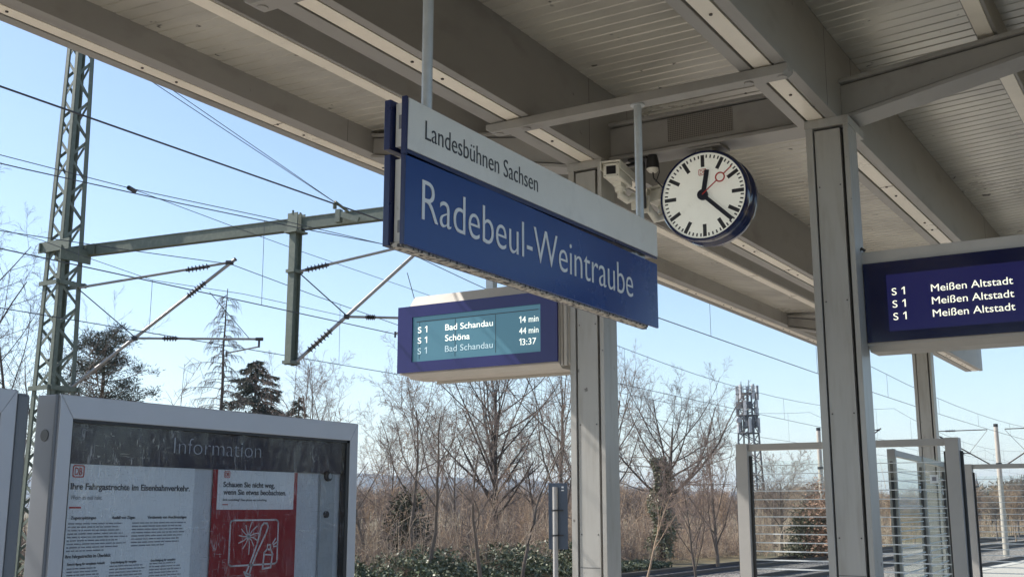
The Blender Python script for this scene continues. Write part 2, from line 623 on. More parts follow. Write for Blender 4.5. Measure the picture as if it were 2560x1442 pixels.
pf = MB()
xp = [-40, 0, 8, 12, 16, 20, 24, 28, 32, 36, 40, 46, 52, 60]
pf.sweep([(-1.1, -0.87), (5.93, -0.87), (5.93, 0.0), (-1.1, 0.0)], xp, off=pedge)
pf.build('platform', M['plat'], kind='structure')
ke = MB()
ke.sweep([(5.93, -0.87), (6.25, -0.87), (6.25, 0.012), (5.93, 0.012)], xp, off=pedge)
ke.build('platform_edge', M['kerb'], kind='structure')

TRACKS = ((7.7, 'nearest rail track along the platform edge'), (12.75, 'middle rail track between the two others'), (16.9, 'rail track farthest from the platform beside the thicket'))
for yc, lab in TRACKS:
    t = thing('railway_track', lab, 'rail track', (30, yc, -0.76), 'rail tracks beside the platform')
    for s in (-1, 1):
        r = MB()
        yy = yc + s * 0.75
        r.sweep([(yy - 0.065, -0.75), (yy + 0.065, -0.75), (yy + 0.012, -0.71), (yy + 0.012, -0.64), (yy + 0.036, -0.63), (yy + 0.036, -0.59), (yy - 0.036, -0.59), (yy - 0.036, -0.63), (yy - 0.012, -0.64), (yy - 0.012, -0.71)], xs_t, off=tdev)
        r.build('rail', M['rail'], t)
    sl = MB()
    x = 4.0
    while x < 110:
        sl.box(x - 0.13, x + 0.13, yc - 1.3 + tdev(x), yc + 1.3 + tdev(x), -0.84, -0.745)
        x += 0.63
    sl.build('sleepers', M['sleeper'], t, kind='stuff')

# ------------------------------------------------------------------ platform canopy
cano = thing('platform_canopy', 'grey steel platform roof on columns with ribbed sheet ceiling and box beams', 'platform roof', (7.95, 3.1, 0))
XS = [-7.0, 7.95, 20.0, 24.8]
PORT = [-4.1, 7.95, 20.0]


def box_beam(name, y0, y1, z0, z1, s0, s1):
    """box beam with a slot in its underside that holds a pale cover strip"""
    d = 0.035
    bm_ = MB()
    bm_.sweep([(y0, z0), (s0 - 0.018, z0), (s0 - 0.018, z0 + d), (s1 + 0.018, z0 + d), (s1 + 0.018, z0), (y1, z0), (y1, z1), (y0, z1)], XS, off=off)
    for x in (1.2, 7.6, 8.3, 14.0, 19.7, 20.4):          # butt joints with a dark sealing line
        bm_.box(x - 0.003, x + 0.003, y0 + off(x) - 0.0015, y1 + off(x) + 0.0015, z0 + 0.012, z1 - 0.002, 1)
    o = bm_.build(name, [M['paint'], M['slot']], cano, bevel=0.008)
    st = MB()
    st.sweep([(s0, z0 + 0.004), (s1, z0 + 0.004), (s1, z0 + d - 0.003), (s0, z0 + d - 0.003)], XS, off=off)
    cx = (s0 + s1) / 2
    x = XS[0] + 0.4
    k = 0
    while x < XS[-1] - 0.1:
        yy = cx + off(x)
        st.tube([(x, yy, z0 + 0.006), (x, yy, z0 - 0.004)], 0.011, 8, 1)
        k += 1
        x += 0.34 if k % 2 else 1.16
    x = XS[0] + 1.9
    while x < XS[-1]:
        st.box(x - 0.003, x + 0.003, s0 + off(x) + 0.002, s1 + off(x) - 0.002, z0 + 0.002, z0 + 0.0045, 1)
        x += 3.0
    st.build('cover_strip', [M['strip'], M['bolt']], o)
    return o


box_beam('main_beam', 3.90, 4.24, 4.465, 5.085, 3.985, 4.10)
box_beam('main_beam', 1.985, 2.30, 4.465, 5.085, 2.085, 2.20)
box_beam('edge_beam', 6.42, 6.80, 4.98, 5.22, 6.575, 6.69)
box_beam('edge_beam', -0.60, -0.22, 4.98, 5.22, -0.49, -0.375)
for y0, y1 in ((5.19, 5.345), (0.88, 1.02)):
    pu = MB()
    pu.sweep([(y0, 4.925), (y1, 4.925), (y1, 5.16), (y0, 5.16)], XS, off=off)
    o = pu.build('purlin', M['paint'], cano, bevel=0.006)
    pu = MB()
    pu.sweep([(y0 + 0.025, 4.915), (y1 - 0.012, 4.915), (y1 - 0.012, 4.928), (y0 + 0.025, 4.928)], XS, off=off)
    pu.build('cover_strip', M['strip'], o)


def ceiling(x0, x1, y0, y1, z0, z1):
    """ribbed sheet whose boards run across the platform; board seams 0.13 m apart"""
    c = MB()
    p, gwid, gd = 0.13, 0.014, 0.013
    prof = []
    x = x0
    while x < x1:
        xe = min(x + p, x1)
        prof += [(x, 0.0), (max(x, xe - gwid), 0.004), (max(x, xe - gwid * 0.6), gd)]
        x += p
    prof.append((x1, gd))
    vs = [(x, y0 + off(x), z0 + d) for x, d in prof] + [(x, y1 + off(x), z1 + d) for x, d in prof]
    n = len(prof)
    c.add(vs, [(i, i + 1, n + i + 1, n + i) for i in range(n - 1)])
    return c.build('ceiling_panel', M['ceil'], cano, recalc=False)


for a, b_ in ((-7.0, 7.95), (7.95, 20.0), (20.0, 24.8)):
    for y0, y1, z0, z1 in ((-0.22, 1.985, 5.20, 5.084), (2.30, 3.90, 5.08, 5.08), (4.24, 6.42, 5.084, 5.20)):
        ceiling(a, b_, y0, y1, z0, z1)
rf = MB()
rf.sweep([(-0.66, 5.235), (3.1, 5.12), (6.86, 5.235), (6.86, 5.36), (3.1, 5.24), (-0.66, 5.36)], [-7.05] + XS[1:-1] + [24.85], off=off)
rf.build('roof', M['roof'], cano)


def column(x, y0, y1):
    c = MB()
    xa, xb = x - 0.12, x + 0.12
    c.box(xa, xb, y0, y0 + 0.035, 0.0, 4.40)                     # flange towards the camera side
    c.box(xa, xb, y1 - 0.05, y1, 0.0, 4.40)
    c.box(xa + 0.012, xb - 0.012, y0 + 0.062, y1 - 0.062, 0.0, 4.38)     # infill panel
    c.box(xa + 0.055, xb - 0.055, y0 + 0.035, y1 - 0.05, 0.0, 4.39, 1)     # dark slots
    c.box(xa - 0.008, xb + 0.20, y0 - 0.006, y1 + 0.006, 4.40, 4.464)     # head plate
    c.box(xa - 0.10, xb + 0.10, y0 - 0.10, y1 + 0.10, 0.004, 0.03)
    for z in (0.4, 1.25, 2.1, 2.9, 3.75):
        c.tube([(xa + 0.058, y0 + 0.05, z), (xa + 0.045, y0 + 0.05, z)], 0.011, 8, 1)
        c.tube([(xa + 0.014, y0 + 0.080, z + 0.2), (xa + 0.010, y0 + 0.080, z + 0.2)], 0.006, 8, 1)
        c.tube([(xa + 0.014, y1 - 0.080, z + 0.2), (xa + 0.010, y1 - 0.080, z + 0.2)], 0.006, 8, 1)
    c.box(xa + 0.0105, xa + 0.012, y0 + 0.064, y1 - 0.064, 1.198, 1.202, 1)
    return c.build('column', [M['paint2'], M['slot']], cano, bevel=0.005)


def arm(x, ys, zb, zt, name, w=0.135):
    """tapered I-girder across the platform: recessed web panels, flanges above and below"""
    a = MB()
    (ya, yb), (b0, b1), (t0, t1) = ys, zb, zt

    def slab(xa, xb, l0, l1, h0, h1, mi=0):
        a.prism([(xa, ya, l0), (xa, yb, l1), (xa, yb, h1), (xa, ya, h0)], (xb - xa, 0, 0), mi)
    slab(x - w, x + w, b0, b1, b0 + 0.03, b1 + 0.03)
    slab(x - w, x + w, t0 - 0.03, t1 - 0.03, t0, t1)
    slab(x - w + 0.035, x + w - 0.035, b0 + 0.045, b1 + 0.045, t0 - 0.04, t1 - 0.04)
    slab(x - w + 0.06, x + w - 0.06, b0 + 0.03, b1 + 0.03, t0 - 0.03, t1 - 0.03, 1)
    return a.build(name, [M['paint'], M['slot']], cano, bevel=0.004)


for x in PORT:
    d = off(x)
    xb_ = x + 0.13
    column(x, 1.91 + d, 2.22 + d)
    column(x, 3.915 + d, 4.22 + d)
    arm(xb_, (4.24 + d, 6.42 + d), (4.47, 4.93), (4.79, 5.17), 'cantilever_arm')
    arm(xb_, (1.985 + d, -0.22 + d), (4.47, 4.87), (4.79, 4.99), 'cantilever_arm')
    po = arm(xb_, (2.30 + d, 3.90 + d), (4.475, 4.475), (4.80, 4.80), 'cross_beam')
    gr = MB()
    gr.box(xb_ - 0.1045, xb_ - 0.098, 2.83 + d, 3.38 + d, 4.555, 4.755)
    gr.build('speaker_grille', grille_mat("speaker_holes", (0.26, 0.24, 0.215), (0.07, 0.065, 0.06), 62), po)
for x in (4.2, 6.70, -1.5):   # bars bolted under the two main beams, they carry the hanging signs
    hb = MB()
    hb.prism([(x - 0.06, 1.975, 4.46), (x - 0.06, 1.975, 4.42), (x - 0.06, 2.01, 4.393), (x - 0.06, 4.23, 4.393), (x - 0.06, 4.275, 4.42), (x - 0.06, 4.275, 4.46)], (0.12, 0, 0))
    for y in (2.03, 2.255, 3.955, 4.19):
        hb.tube([(x, y, 4.394), (x, y, 4.385)], 0.033, 12)
    hb.build('hanger_bar', M['paint'], cano, bevel=0.006)

# ------------------------------------------------------------------ hanging station signs
sg = thing('station_sign', 'large blue hanging sign lettered Radebeul-Weintraube in white', 'station sign', (5.4, 3.1, 2.84))
pn = MB()
pn.box(3.97, 6.83, 3.0, 3.018, 2.842, 3.284)
pn.build('front_panel', M['blue'], sg, bevel=0.003)
ed = MB()
ed.box(3.962, 3.970, 2.998, 3.02, 2.84, 3.286)
ed.build('panel_edge', M['navy'], sg)
pn = MB()
pn.box(3.965, 6.83, 3.085, 3.122, 2.842, 3.284)
pn.build('rear_panel', M['navy'], sg, bevel=0.003)
bx = MB()
bx.box(3.995, 6.68, 3.026, 3.078, 2.86, 3.262)
bx.box(3.9935, 3.9955, 3.038, 3.058, 2.905, 2.965, 1)
bx.build('light_box', [M['boxwhite'], M['inkg']], sg, bevel=0.003)
fr = MB()
fr.box(3.975, 6.70, 3.020, 3.084, 2.832, 2.858)
fr.build('bottom_frame', M['worn'], sg)
tx = MB()
tx.text("Radebeul-Weintraube", (4.103, 3.0, 2.985), (1, 0, 0), (0, 0, 1), 0.199, width=2.325, bold=-0.010, t=0.003)
tx.build('lettering', M['letter'], sg)
rods = []
for x in (4.2, 6.68):
    r = MB()
    r.tube([(x, 3.05, 3.27), (x, 3.05, 4.392)], 0.027, 16)
    r.tube([(x, 3.05, 4.383), (x, 3.05, 4.391)], 0.05, 16)
    r.build('hanger_rod', M['galv'], sg, smooth=True)
for x in (4.18, 6.55):
    c = MB()
    c.box(x - 0.10, x + 0.10, 3.012, 3.09, 3.284, 3.296)
    c.box(x - 0.02, x + 0.02, 3.022, 3.075, 3.26, 3.31)
    c.build('clamp', M['galv'], sg)

ws = thing('banner_sign', 'long white hanging sign lettered Landesbühnen Sachsen mounted above the blue station sign', 'hanging sign', (5.4, 3.1, 3.3))
pn = MB()
pn.prism([(3.975, 2.995, 3.30), (6.833, 2.995, 3.335), (6.83, 2.995, 3.556), (3.985, 2.995, 3.552)], (0, 0.022, 0))
pn.build('front_panel', M['white'], ws, bevel=0.002)
pn = MB()
pn.box(3.958, 3.974, 2.993, 3.019, 3.268, 3.554)
pn.prism([(3.975, 3.000, 3.268), (6.833, 3.000, 3.318), (6.833, 3.000, 3.334), (3.975, 3.000, 3.299)], (0, 0.015, 0))
pn.build('edge_trim', M['navy'], ws)
pn = MB()
pn.box(3.965, 6.83, 3.09, 3.127, 3.31, 3.556)
pn.build('rear_panel', M['navy'], ws, bevel=0.003)
bx = MB()
bx.box(3.995, 6.80, 3.028, 3.08, 3.325, 3.54)
bx.box(3.9935, 3.9955, 3.042, 3.062, 3.41, 3.48, 1)
bx.build('light_box', [M['boxwhite'], M['inkg']], ws, bevel=0.003)
tx = MB()
tx.text("Landesbühnen Sachsen", (4.116, 2.995, 3.383), (1, 0, 0.004), (0, 0, 1), 0.096, width=1.077, bold=-0.008, t=0.002)
tx.build('lettering', M['black'], ws)

# ------------------------------------------------------------------ platform clock
CKX, CKY, CKZ, CKR = 7.95, 3.085, 4.060, 0.357
ck = thing('platform_clock', 'round white station clock with black hands and dark blue rim under the cross beam', 'clock', (7.95, CKY, CKZ))


def ckp(r, ang, h=0.0):    # ang clockwise from twelve, seen from the camera side
    return Vector((CKX - h, CKY - r * math.sin(ang), CKZ + r * math.cos(ang)))


hs = MB()
prof = [(0.0, 0.345), (0.0, 0.362), (0.02, 0.372), (0.05, 0.37), (0.065, 0.345), (0.085, 0.335), (0.155, 0.335), (0.175, 0.345), (0.19, 0.37), (0.22, 0.372), (0.24, 0.362), (0.24, 0.345)]
N = 72
vs = [(CKX + h, CKY - r * math.sin(2 * PI * j / N), CKZ + r * math.cos(2 * PI * j / N)) for h, r in prof for j in range(N)]
fs = [(i * N + j, i * N + (j + 1) % N, (i + 1) * N + (j + 1) % N, (i + 1) * N + j) for i in range(len(prof) - 1) for j in range(N)]
hs.add(vs, fs)
hs.build('housing', M['rim'], ck, smooth=True)
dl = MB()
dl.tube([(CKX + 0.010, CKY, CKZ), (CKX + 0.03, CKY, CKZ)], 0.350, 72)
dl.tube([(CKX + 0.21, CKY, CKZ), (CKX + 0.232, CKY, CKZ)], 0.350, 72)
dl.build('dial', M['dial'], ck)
mk = MB()


def mark(r0, r1, ang, w, h=-0.0105, t=0.003, mb=None, mi=0):
    a, c = ckp(r0, ang, h), ckp(r1, ang, h)
    (mb or mk).bar(a, c, w, t, up=(1, 0, 0), mi=mi)


for i in range(60):
    if i % 5 == 0:
        mark(0.232, 0.330, i * PI / 30, 0.030)
    else:
        mark(0.304, 0.330, i * PI / 30, 0.0115)
mk.build('minute_marks', M['black'], ck)
hm = MB()
mark(0.0, 0.205, math.radians(11), 0.038, 0.004, 0.006, hm)
hm.build('hour_hand', M['hand'], ck)
hm = MB()
mark(0.0, 0.325, math.radians(134), 0.032, 0.014, 0.006, hm)
hm.tube([ckp(0, 0, 0.0), ckp(0, 0, 0.022)], 0.043, 28)
hm.build('minute_hand', M['hand'], ck)
hm = MB()
an = math.radians(52)
mark(0.0, 0.155, an, 0.009, 0.024, 0.003, hm)
mark(0.232, 0.315, an, 0.009, 0.024, 0.003, hm)
c0 = ckp(0.193, an, 0.024)
ringv = []
for j in range(28):
    q = 2 * PI * j / 28
    for rr in (0.030, 0.041):
        for hh in (-0.0015, 0.0015):
            ringv.append(c0 + Vector((hh, rr * math.cos(q), rr * math.sin(q))))
rfc = []
for j in range(28):
    k = (j + 1) % 28
    a, d = j * 4, k * 4
    rfc += [(a, a + 2, d + 2, d), (a + 1, d + 1, d + 3, a + 3), (a, d, d + 1, a + 1), (a + 2, a + 3, d + 3, d + 2)]
hm.add(ringv, rfc)
hm.build('second_hand', M['red'], ck)


def db_mark(mb, org, xd, ud, w, h, nd_t=0.0015, bar_=0.1, mi=0):
    """the red rounded outline with the two letters"""
    org, xd, ud = Vector(org), Vector(xd), Vector(ud)
    nd = xd.cross(ud)
    outer, inner = [], []
    for (lst, ins) in ((outer, 0.0), (inner, bar_ * h)):
        rr = 0.18 * h - ins * 0.6
        for cx_, cy_, a0 in ((w - ins - rr, h - ins - rr, 0), (ins + rr, h - ins - rr, 90), (ins + rr, ins + rr, 180), (w - ins - rr, ins + rr, 270)):
            for q in range(4):
                a = math.radians(a0 + q * 30)
                lst.append(org + xd * (cx_ + rr * math.cos(a)) + ud * (cy_ + rr * math.sin(a)) + nd * nd_t)
    n = len(outer)
    mb.add(outer + inner, [(i, (i + 1) % n, n + (i + 1) % n, n + i) for i in range(n)], mi)
    mb.text("DB", org + xd * (w * 0.19) + ud * (h * 0.21), xd, ud, h * 0.58, width=w * 0.62, bold=0.012, t=nd_t, mi=mi)


em = MB()
db_mark(em, (CKX + 0.0112, CKY + 0.037, CKZ + 0.165), (0, -1, 0), (0, 0, 1), 0.066, 0.052)
em.build('emblem', M['red'], ck)
mt = MB()
mt.box(8.0, 8.14, CKY - 0.07, CKY + 0.07, CKZ + 0.345, 4.47)
mt.box(7.97, 8.18, CKY - 0.15, CKY + 0.12, 4.455, 4.474)
mt.build('mounting_bracket', M['paint'], ck, bevel=0.004)

# ------------------------------------------------------------------ cameras and beacon on a drop post
dp = thing('camera_post', 'short dark steel post hanging from the cross beam beside the clock', 'bracket post', (8.05, 3.65, 4.46))
p_ = MB()
p_.box(8.02, 8.08, 3.63, 3.68, 4.06, 4.462)
p_.box(7.97, 8.19, 3.57, 3.74, 4.452, 4.470)
p_.box(8.03, 8.07, 3.67, 3.90, 4.43, 4.452)
p_.build('post', M['dark'], dp, bevel=0.003)


def cctv(name, label, c, yaw, pitch, mount_to, K=1.08):
    root = thing(name, label, 'security camera', c, 'security cameras at the clock')
    R_ = Matrix.Rotation(yaw, 4, 'Z') @ Matrix.Rotation(pitch, 4, 'Y')
    c = Vector(c)

    def L(x, y, z): return c + (R_ @ Vector((x * K, y * K, z * K)))

    def lbox(mb, x0, x1, y0, y1, z0, z1, mi=0):
        mb.obox(L((x0 + x1) / 2, (y0 + y1) / 2, (z0 + z1) / 2), R_.to_3x3() @ Vector(((x1 - x0) * K / 2, 0, 0)), R_.to_3x3() @ Vector((0, (y1 - y0) * K / 2, 0)), R_.to_3x3() @ Vector((0, 0, (z1 - z0) * K / 2)), mi)
    h = MB()
    lbox(h, -0.02, 0.34, -0.062, 0.062, -0.055, 0.05)
    h.build('housing', M['cream'], root, bevel=0.012)
    h = MB()
    lbox(h, 0.34, 0.352, -0.06, 0.06, -0.053, 0.048)
    for sy in (-0.048, 0.048):
        for sz in (-0.042, 0.037):
            h.tube([L(0.352, sy, sz), L(0.355, sy, sz)], 0.004, 8, 1)
    h.build('front_plate', [M['cream'], M['bolt']], root, bevel=0.004)
    h = MB()
    lbox(h, 0.35, 0.3545, -0.036, 0.036, -0.032, 0.03)
    h.build('window', M['lens'], root)
    h = MB()
    lbox(h, -0.04, 0.375, -0.076, 0.076, 0.058, 0.066)
    lbox(h, -0.04, 0.375, -0.078, -0.071, 0.0, 0.062)
    lbox(h, -0.04, 0.375, 0.071, 0.078, 0.0, 0.062)
    h.build('sun_hood', M['cream'], root, bevel=0.003)
    h = MB()
    lbox(h, 0.06, 0.20, -0.03, 0.03, -0.085, -0.055)
    j = L(0.10, 0, -0.09)
    mt_ = Vector(mount_to)
    k = Vector((j.x * 0.6 + mt_.x * 0.4, j.y * 0.6 + mt_.y * 0.4, j.z - 0.085))
    h.tube([j, j + Vector((0, 0, -0.05)), k, mt_ + Vector((0, 0, 0.03)), mt_], [0.034, 0.036, 0.033, 0.03, 0.03], 12)
    h.tube([j + Vector((0, 0, 0.01)), j + Vector((0, 0, -0.02))], 0.048, 14)
    h.obox(mt_, (0.008, 0, 0), (0, 0.05, 0), (0, 0, 0.07))
    h.build('wall_arm', M['cream'], root, smooth=True)
    return root


cctv('security_camera', 'cream box camera with sun hood facing the viewer left of the clock', (8.02, 3.80, 4.305), math.radians(180 + 10), math.radians(2), (8.03, 3.69, 4.12))
cctv('security_camera', 'second cream camera turned away, half hidden behind the clock', (8.22, 3.60, 4.20), math.radians(-20), math.radians(14), (8.10, 3.66, 4.10))
be = thing('beacon_lamp', 'small black downlight with pale base beside the cameras', 'lamp', (8.0, 3.50, 4.35))
q = MB()
q.tube([(8.000, 3.530, 4.500), (8.000, 3.530, 4.465), (8.000, 3.530, 4.415), (8.000, 3.530, 4.360)], [0.02, 0.04, 0.052, 0.056], 18)
q.build('shade', M['dark'], be, smooth=True)
q = MB()
q.tube([(8.000, 3.530, 4.360), (8.000, 3.530, 4.350), (8.000, 3.530, 4.330)], [0.054, 0.05, 0.03], 18)
q.build('lens', M['cream'], be, smooth=True)
q = MB()
q.tube([(8.000, 3.530, 4.335), (7.980, 3.515, 4.275), (8.000, 3.485, 4.235), (8.020, 3.455, 4.195), (8.060, 3.425, 4.115)], 0.006, 6)
q.tube([(8.000, 3.505, 4.465), (7.980, 3.475, 4.415), (7.980, 3.465, 4.315), (8.000, 3.505, 4.245)], 0.005, 6)
q.build('cable', M['dark'], be)


# ------------------------------------------------------------------ departure displays
def display(label, x, y0, y1, z0, z1, dark, rows, sloped, scr, group='departure displays on the columns'):
    """front faces -X; y1 is the left edge in the picture"""
    root = thing('departure_display', label, 'departure display', (x, (y0 + y1) / 2, z0), group)
    h = MB()
    if sloped:
        # roof-like cover whose front slope leans back
        h.prism([(x + 0.02, y0 + 0.01, z1 - 0.01), (x + 0.02, y1 - 0.12, z1 - 0.01), (x + 0.02, y1 - 0.12, z1 + 0.005), (x + 0.13, y1 - 0.20, z1 + 0.115), (x + 0.13, y0 + 0.01, z1 + 0.115)][:0] or
                [(x + 0.015, y1 - 0.11, z1 - 0.005), (x + 0.10, y1 - 0.11, z1 + 0.10), (x + 0.28, y1 - 0.11, z1 + 0.10), (x + 0.365, y1 - 0.11, z1 - 0.005)], (0, y0 - y1 + 0.11, 0))
        h.prism([(x + 0.015, y1 - 0.11, z1 - 0.005), (x + 0.365, y1 - 0.11, z1 - 0.005), (x + 0.28, y1 - 0.111, z1 + 0.10), (x + 0.10, y1 - 0.111, z1 + 0.10)], (0, 0.001, 0))
        h.box(x + 0.03, x + 0.35, y0, y1 - 0.01, z0 - 0.012, z1 - 0.006)
        h.prism([(x + 0.03, y0, z0 - 0.012), (x + 0.35, y0, z0 - 0.012), (x + 0.33, y0, z0 - 0.05), (x + 0.08, y0, z0 - 0.05)], (0, y1 - y0 - 0.09, 0))
        h.box(x + 0.325, x + 0.332, y0, y1 - 0.20, z0 - 0.075, z0 - 0.05)
    else:
        h.box(x + 0.02, x + 0.34, y0, y1 + 0.03, z0 - 0.02, z1 + 0.09)
        h.prism([(x + 0.02, y0, z0 - 0.02), (x + 0.34, y0, z0 - 0.02), (x + 0.30, y0, z0 - 0.06), (x + 0.07, y0, z0 - 0.06)], (0, y1 - y0, 0))
    h.build('housing', M['house'], root, bevel=0.004)
    f = MB()
    sy0, sy1, sz0, sz1 = scr
    # frame glass with an opening for the screen
    o = [(y1, z0), (y0, z0), (y0, z1), (y1, z1)]
    i_ = [(sy1, sz0), (sy0, sz0), (sy0, sz1), (sy1, sz1)]
    vs = [(x, a, c) for a, c in o] + [(x, a, c) for a, c in i_] + [(x + 0.02, a, c) for a, c in o] + [(x + 0.022, a, c) for a, c in i_]
    fs = []
    for k in range(4):
        j = (k + 1) % 4
        fs += [(k, j, 4 + j, 4 + k), (8 + k, 12 + k, 12 + j, 8 + j), (k, 8 + k, 8 + j, j), (4 + k, 4 + j, 12 + j, 12 + k)]
    f.add(vs, fs)
    f.build('front_frame', M['dglass2'] if dark else M['dglass'], root)
    s_ = MB()
    s_.box(x + 0.016, x + 0.019, sy0 - 0.004, sy1 + 0.004, sz0 - 0.004, sz1 + 0.004)
    so_ = s_.build('screen', M['lcd2'] if dark else M['lcd'], root)
    H = sz1 - sz0
    Wd = sy1 - sy0
    for k, row in enumerate(rows):
        zb = sz1 - H * (0.36 + 0.235 * k) if not dark else sz1 - H * (0.368 + 0.218 * k)
        t_ = MB()
        for (txt, u, wd, mi) in row:
            t_.text(txt, (x + 0.015, sy1 - Wd * u, zb), (0, -1, 0), (0, 0, 1), H * (0.122 if dark else 0.132), width=Wd * wd, bold=0.0, t=0.001, mi=mi)
        t_.build('text_row', [M['lcdtext2'], M['lcddim']] if dark else [M['lcdtext'], M['lcddim']], so_)
    if not dark:
        t_ = MB()
        for u in (0.055, 0.345, 0.66):
            yy = sy1 - Wd * u
            t_.box(x + 0.0140, x + 0.0155, yy - 0.0015, yy + 0.0015, sz0 + H * 0.06, sz1 - H * 0.12)
        t_.box(x + 0.0140, x + 0.0155, sy0 + Wd * 0.02, sy1 - Wd * 0.03, sz1 - H * 0.115, sz1 - H * 0.10)
        t_.build('panel_seams', M['dark'], so_)
    return root


rows = [[("S 1", 0.043, 0.076, 0), ("Bad Schandau", 0.266, 0.374, 0), ("14", 0.838, 0.050, 0), ("min", 0.909, 0.071, 0)],
        [("S 1", 0.043, 0.076, 0), ("Schöna", 0.266, 0.195, 0), ("44", 0.838, 0.052, 0), ("min", 0.909, 0.071, 0)],
        [("S 1", 0.043, 0.076, 1), ("Bad Schandau", 0.266, 0.374, 1), ("13:37", 0.838, 0.125, 0)]]
d1 = display('teal departure display in a violet frame left of the middle column listing Bad Schandau', 7.75, 4.295, 5.905, 2.81, 3.395, False, rows, True, (4.45, 5.75, 2.90, 3.295))
q = MB()
q.box(7.83, 8.03, 4.222, 4.30, 2.80, 3.40)
q.box(7.80, 7.83, 4.235, 4.262, 2.78, 3.42)
q.box(7.80, 7.83, 4.270, 4.292, 2.78, 3.42)
q.build('column_bracket', M['house'], d1)
q = MB()
q.box(7.89, 7.96, 5.00, 5.07, 3.48, 4.62)
q.build('hanger_post', M['galv'], d1)
rows = [[("S 1", 0.027, 0.072, 0), ("Meißen Altstadt", 0.240, 0.422, 0)] for k in range(3)]
d2 = display('dark navy departure display right of the nearest column listing Meißen Altstadt three times', 8.0, 0.33, 1.905, 2.805, 3.378, True, rows, False, (0.50, 1.752, 2.875, 3.285))
q = MB()
q.box(8.03, 8.10, 1.80, 1.915, 2.78, 3.46)
q.build('column_bracket', M['house'], d2)
q = MB()
q.tube([(7.99, 1.925, 3.47), (7.98, 1.90, 3.49), (7.99, 1.88, 3.47)], 0.012, 8)
q.build('cable_clip', M['dark'], d2)

# ------------------------------------------------------------------ information cabinets
IY = 3.5


def cabinet(label, x0, x1, z1, z0=0.72):
    root = thing('information_cabinet', label, 'notice cabinet', ((x0 + x1) / 2, IY, 0), 'notice cabinets in a row')
    body = MB()
    r_ = 0.05
    # hollow case with a back wall and rounded left shoulder
    body.box(x0 - 0.012, x0 + 0.012, IY + 0.012, IY + 0.12, z0, z1)
    body.box(x1 - 0.012, x1 + 0.012, IY + 0.012, IY + 0.12, z0, z1)
    body.box(x0 + 0.012, x1 - 0.012, IY + 0.085, IY + 0.12, z0, z1 - 0.012)
    body.box(x0 + 0.012, x1 - 0.012, IY + 0.012, IY + 0.12, z1 - 0.012, z1 + 0.002)
    body.box(x0 + 0.012, x1 - 0.012, IY + 0.012, IY + 0.12, z0, z0 + 0.012)
    body.build('case', M['cased'], root, bevel=0.005)
    bk = MB()
    bk.box(x0 + 0.014, x1 - 0.014, IY + 0.045, IY + 0.084, z0 + 0.014, z1 - 0.014)
    bk.build('back_board', M['back'], root)
    fr_ = MB()
    ww, wt = 0.058, 0.085
    for (a, c, e, f_) in ((x0, x0 + ww, z0, z1), (x1 - ww, x1, z0, z1)):
        fr_.prism([(a, IY, e), (c, IY, e + (wt if a == x0 else wt)), (c, IY, f_ - wt), (a, IY, f_)] if a == x0 else [(a, IY, e + wt), (c, IY, e), (c, IY, f_), (a, IY, f_ - wt)], (0, 0.014, 0))
    fr_.prism([(x0, IY, z1), (x0 + ww, IY, z1 - wt), (x1 - ww, IY, z1 - wt), (x1, IY, z1)], (0, 0.014, 0))
    fr_.prism([(x0, IY, z0), (x1, IY, z0), (x1 - ww, IY, z0 + wt), (x0 + ww, IY, z0 + wt)], (0, 0.014, 0))
    fr_.build('door_frame', M['caseg'], root, bevel=0.003)
    gk = MB()
    for (a, c, e, f_) in ((x0 + ww, x0 + ww + 0.006, z0 + wt, z1 - wt), (x1 - ww - 0.022, x1 - ww, z0 + wt, z1 - wt), (x0 + ww, x1 - ww, z1 - wt - 0.012, z1 - wt)):
        gk.box(a, c, IY + 0.004, IY + 0.04, e, f_)
    gk.build('gasket', M['dark'], root)
    gl = MB()
    gl.sheet([(x0 + ww - 0.004, IY + 0.010, z0 + wt - 0.004), (x1 - ww + 0.004, IY + 0.010, z0 + wt - 0.004), (x1 - ww + 0.004, IY + 0.010, z1 - wt + 0.004), (x0 + ww - 0.004, IY + 0.010, z1 - wt + 0.004)])
    gl.build('glass_pane', M['caseglass'], root, recalc=False)
    for xx in (x0 + 0.05, x1 - 0.05):
        lg = MB()
        lg.box(xx - 0.035, xx + 0.035, IY + 0.03, IY + 0.10, 0.0, z0)
        lg.build('leg', M['caseg'], root)
    return root


X0, X1, ZT = 2.592, 4.292, 2.058
c1 = cabinet('grey notice cabinet headed Information with two posters behind scratched glass', X0, X1, ZT)
hd = MB()
hd.box(2.652, 4.275, IY + 0.034, IY + 0.040, 1.812, 1.972)
o = hd.build('header_band', M['slate'], c1)
hd = MB()
hd.text("Information", (3.162, IY + 0.034, 1.868), (1, 0, 0), (0, 0, 1), 0.066, width=0.496, bold=-0.022, t=0.001)
hd.build('header_lettering', M['headtext'], o)
ls = MB()
ls.box(4.022, 4.122, IY + 0.030, IY + 0.044, 0.82, 1.806)
ls.tube([(4.066, IY + 0.031, 1.800), (4.066, IY + 0.018, 1.800)], 0.024, 16, 1)
ls.tube([(4.073, IY + 0.019, 1.800), (4.073, IY + 0.017, 1.800)], 0.013, 12, 0)
ls.tube([(4.061, IY + 0.031, 1.622), (4.061, IY + 0.020, 1.622)], 0.016, 16, 1)
o = ls.build('lock_strip', [M['galv'], M['dark']], c1)
o.location.x += 0.040
vt = MB()
vt.tube([(2.578, IY + 0.062, 1.91), (2.5785, IY + 0.062, 1.91), (2.5795, IY + 0.062, 1.91)], 0.022, 16)
vt.build('side_plug', M['dark'], c1)
c2 = cabinet('plain grey notice cabinet cut off by the left edge of the picture', 0.78, 2.415, 2.058)
pp = MB()
pp.box(2.432, 2.482, IY + 0.02, IY + 0.10, 0, 2.05)
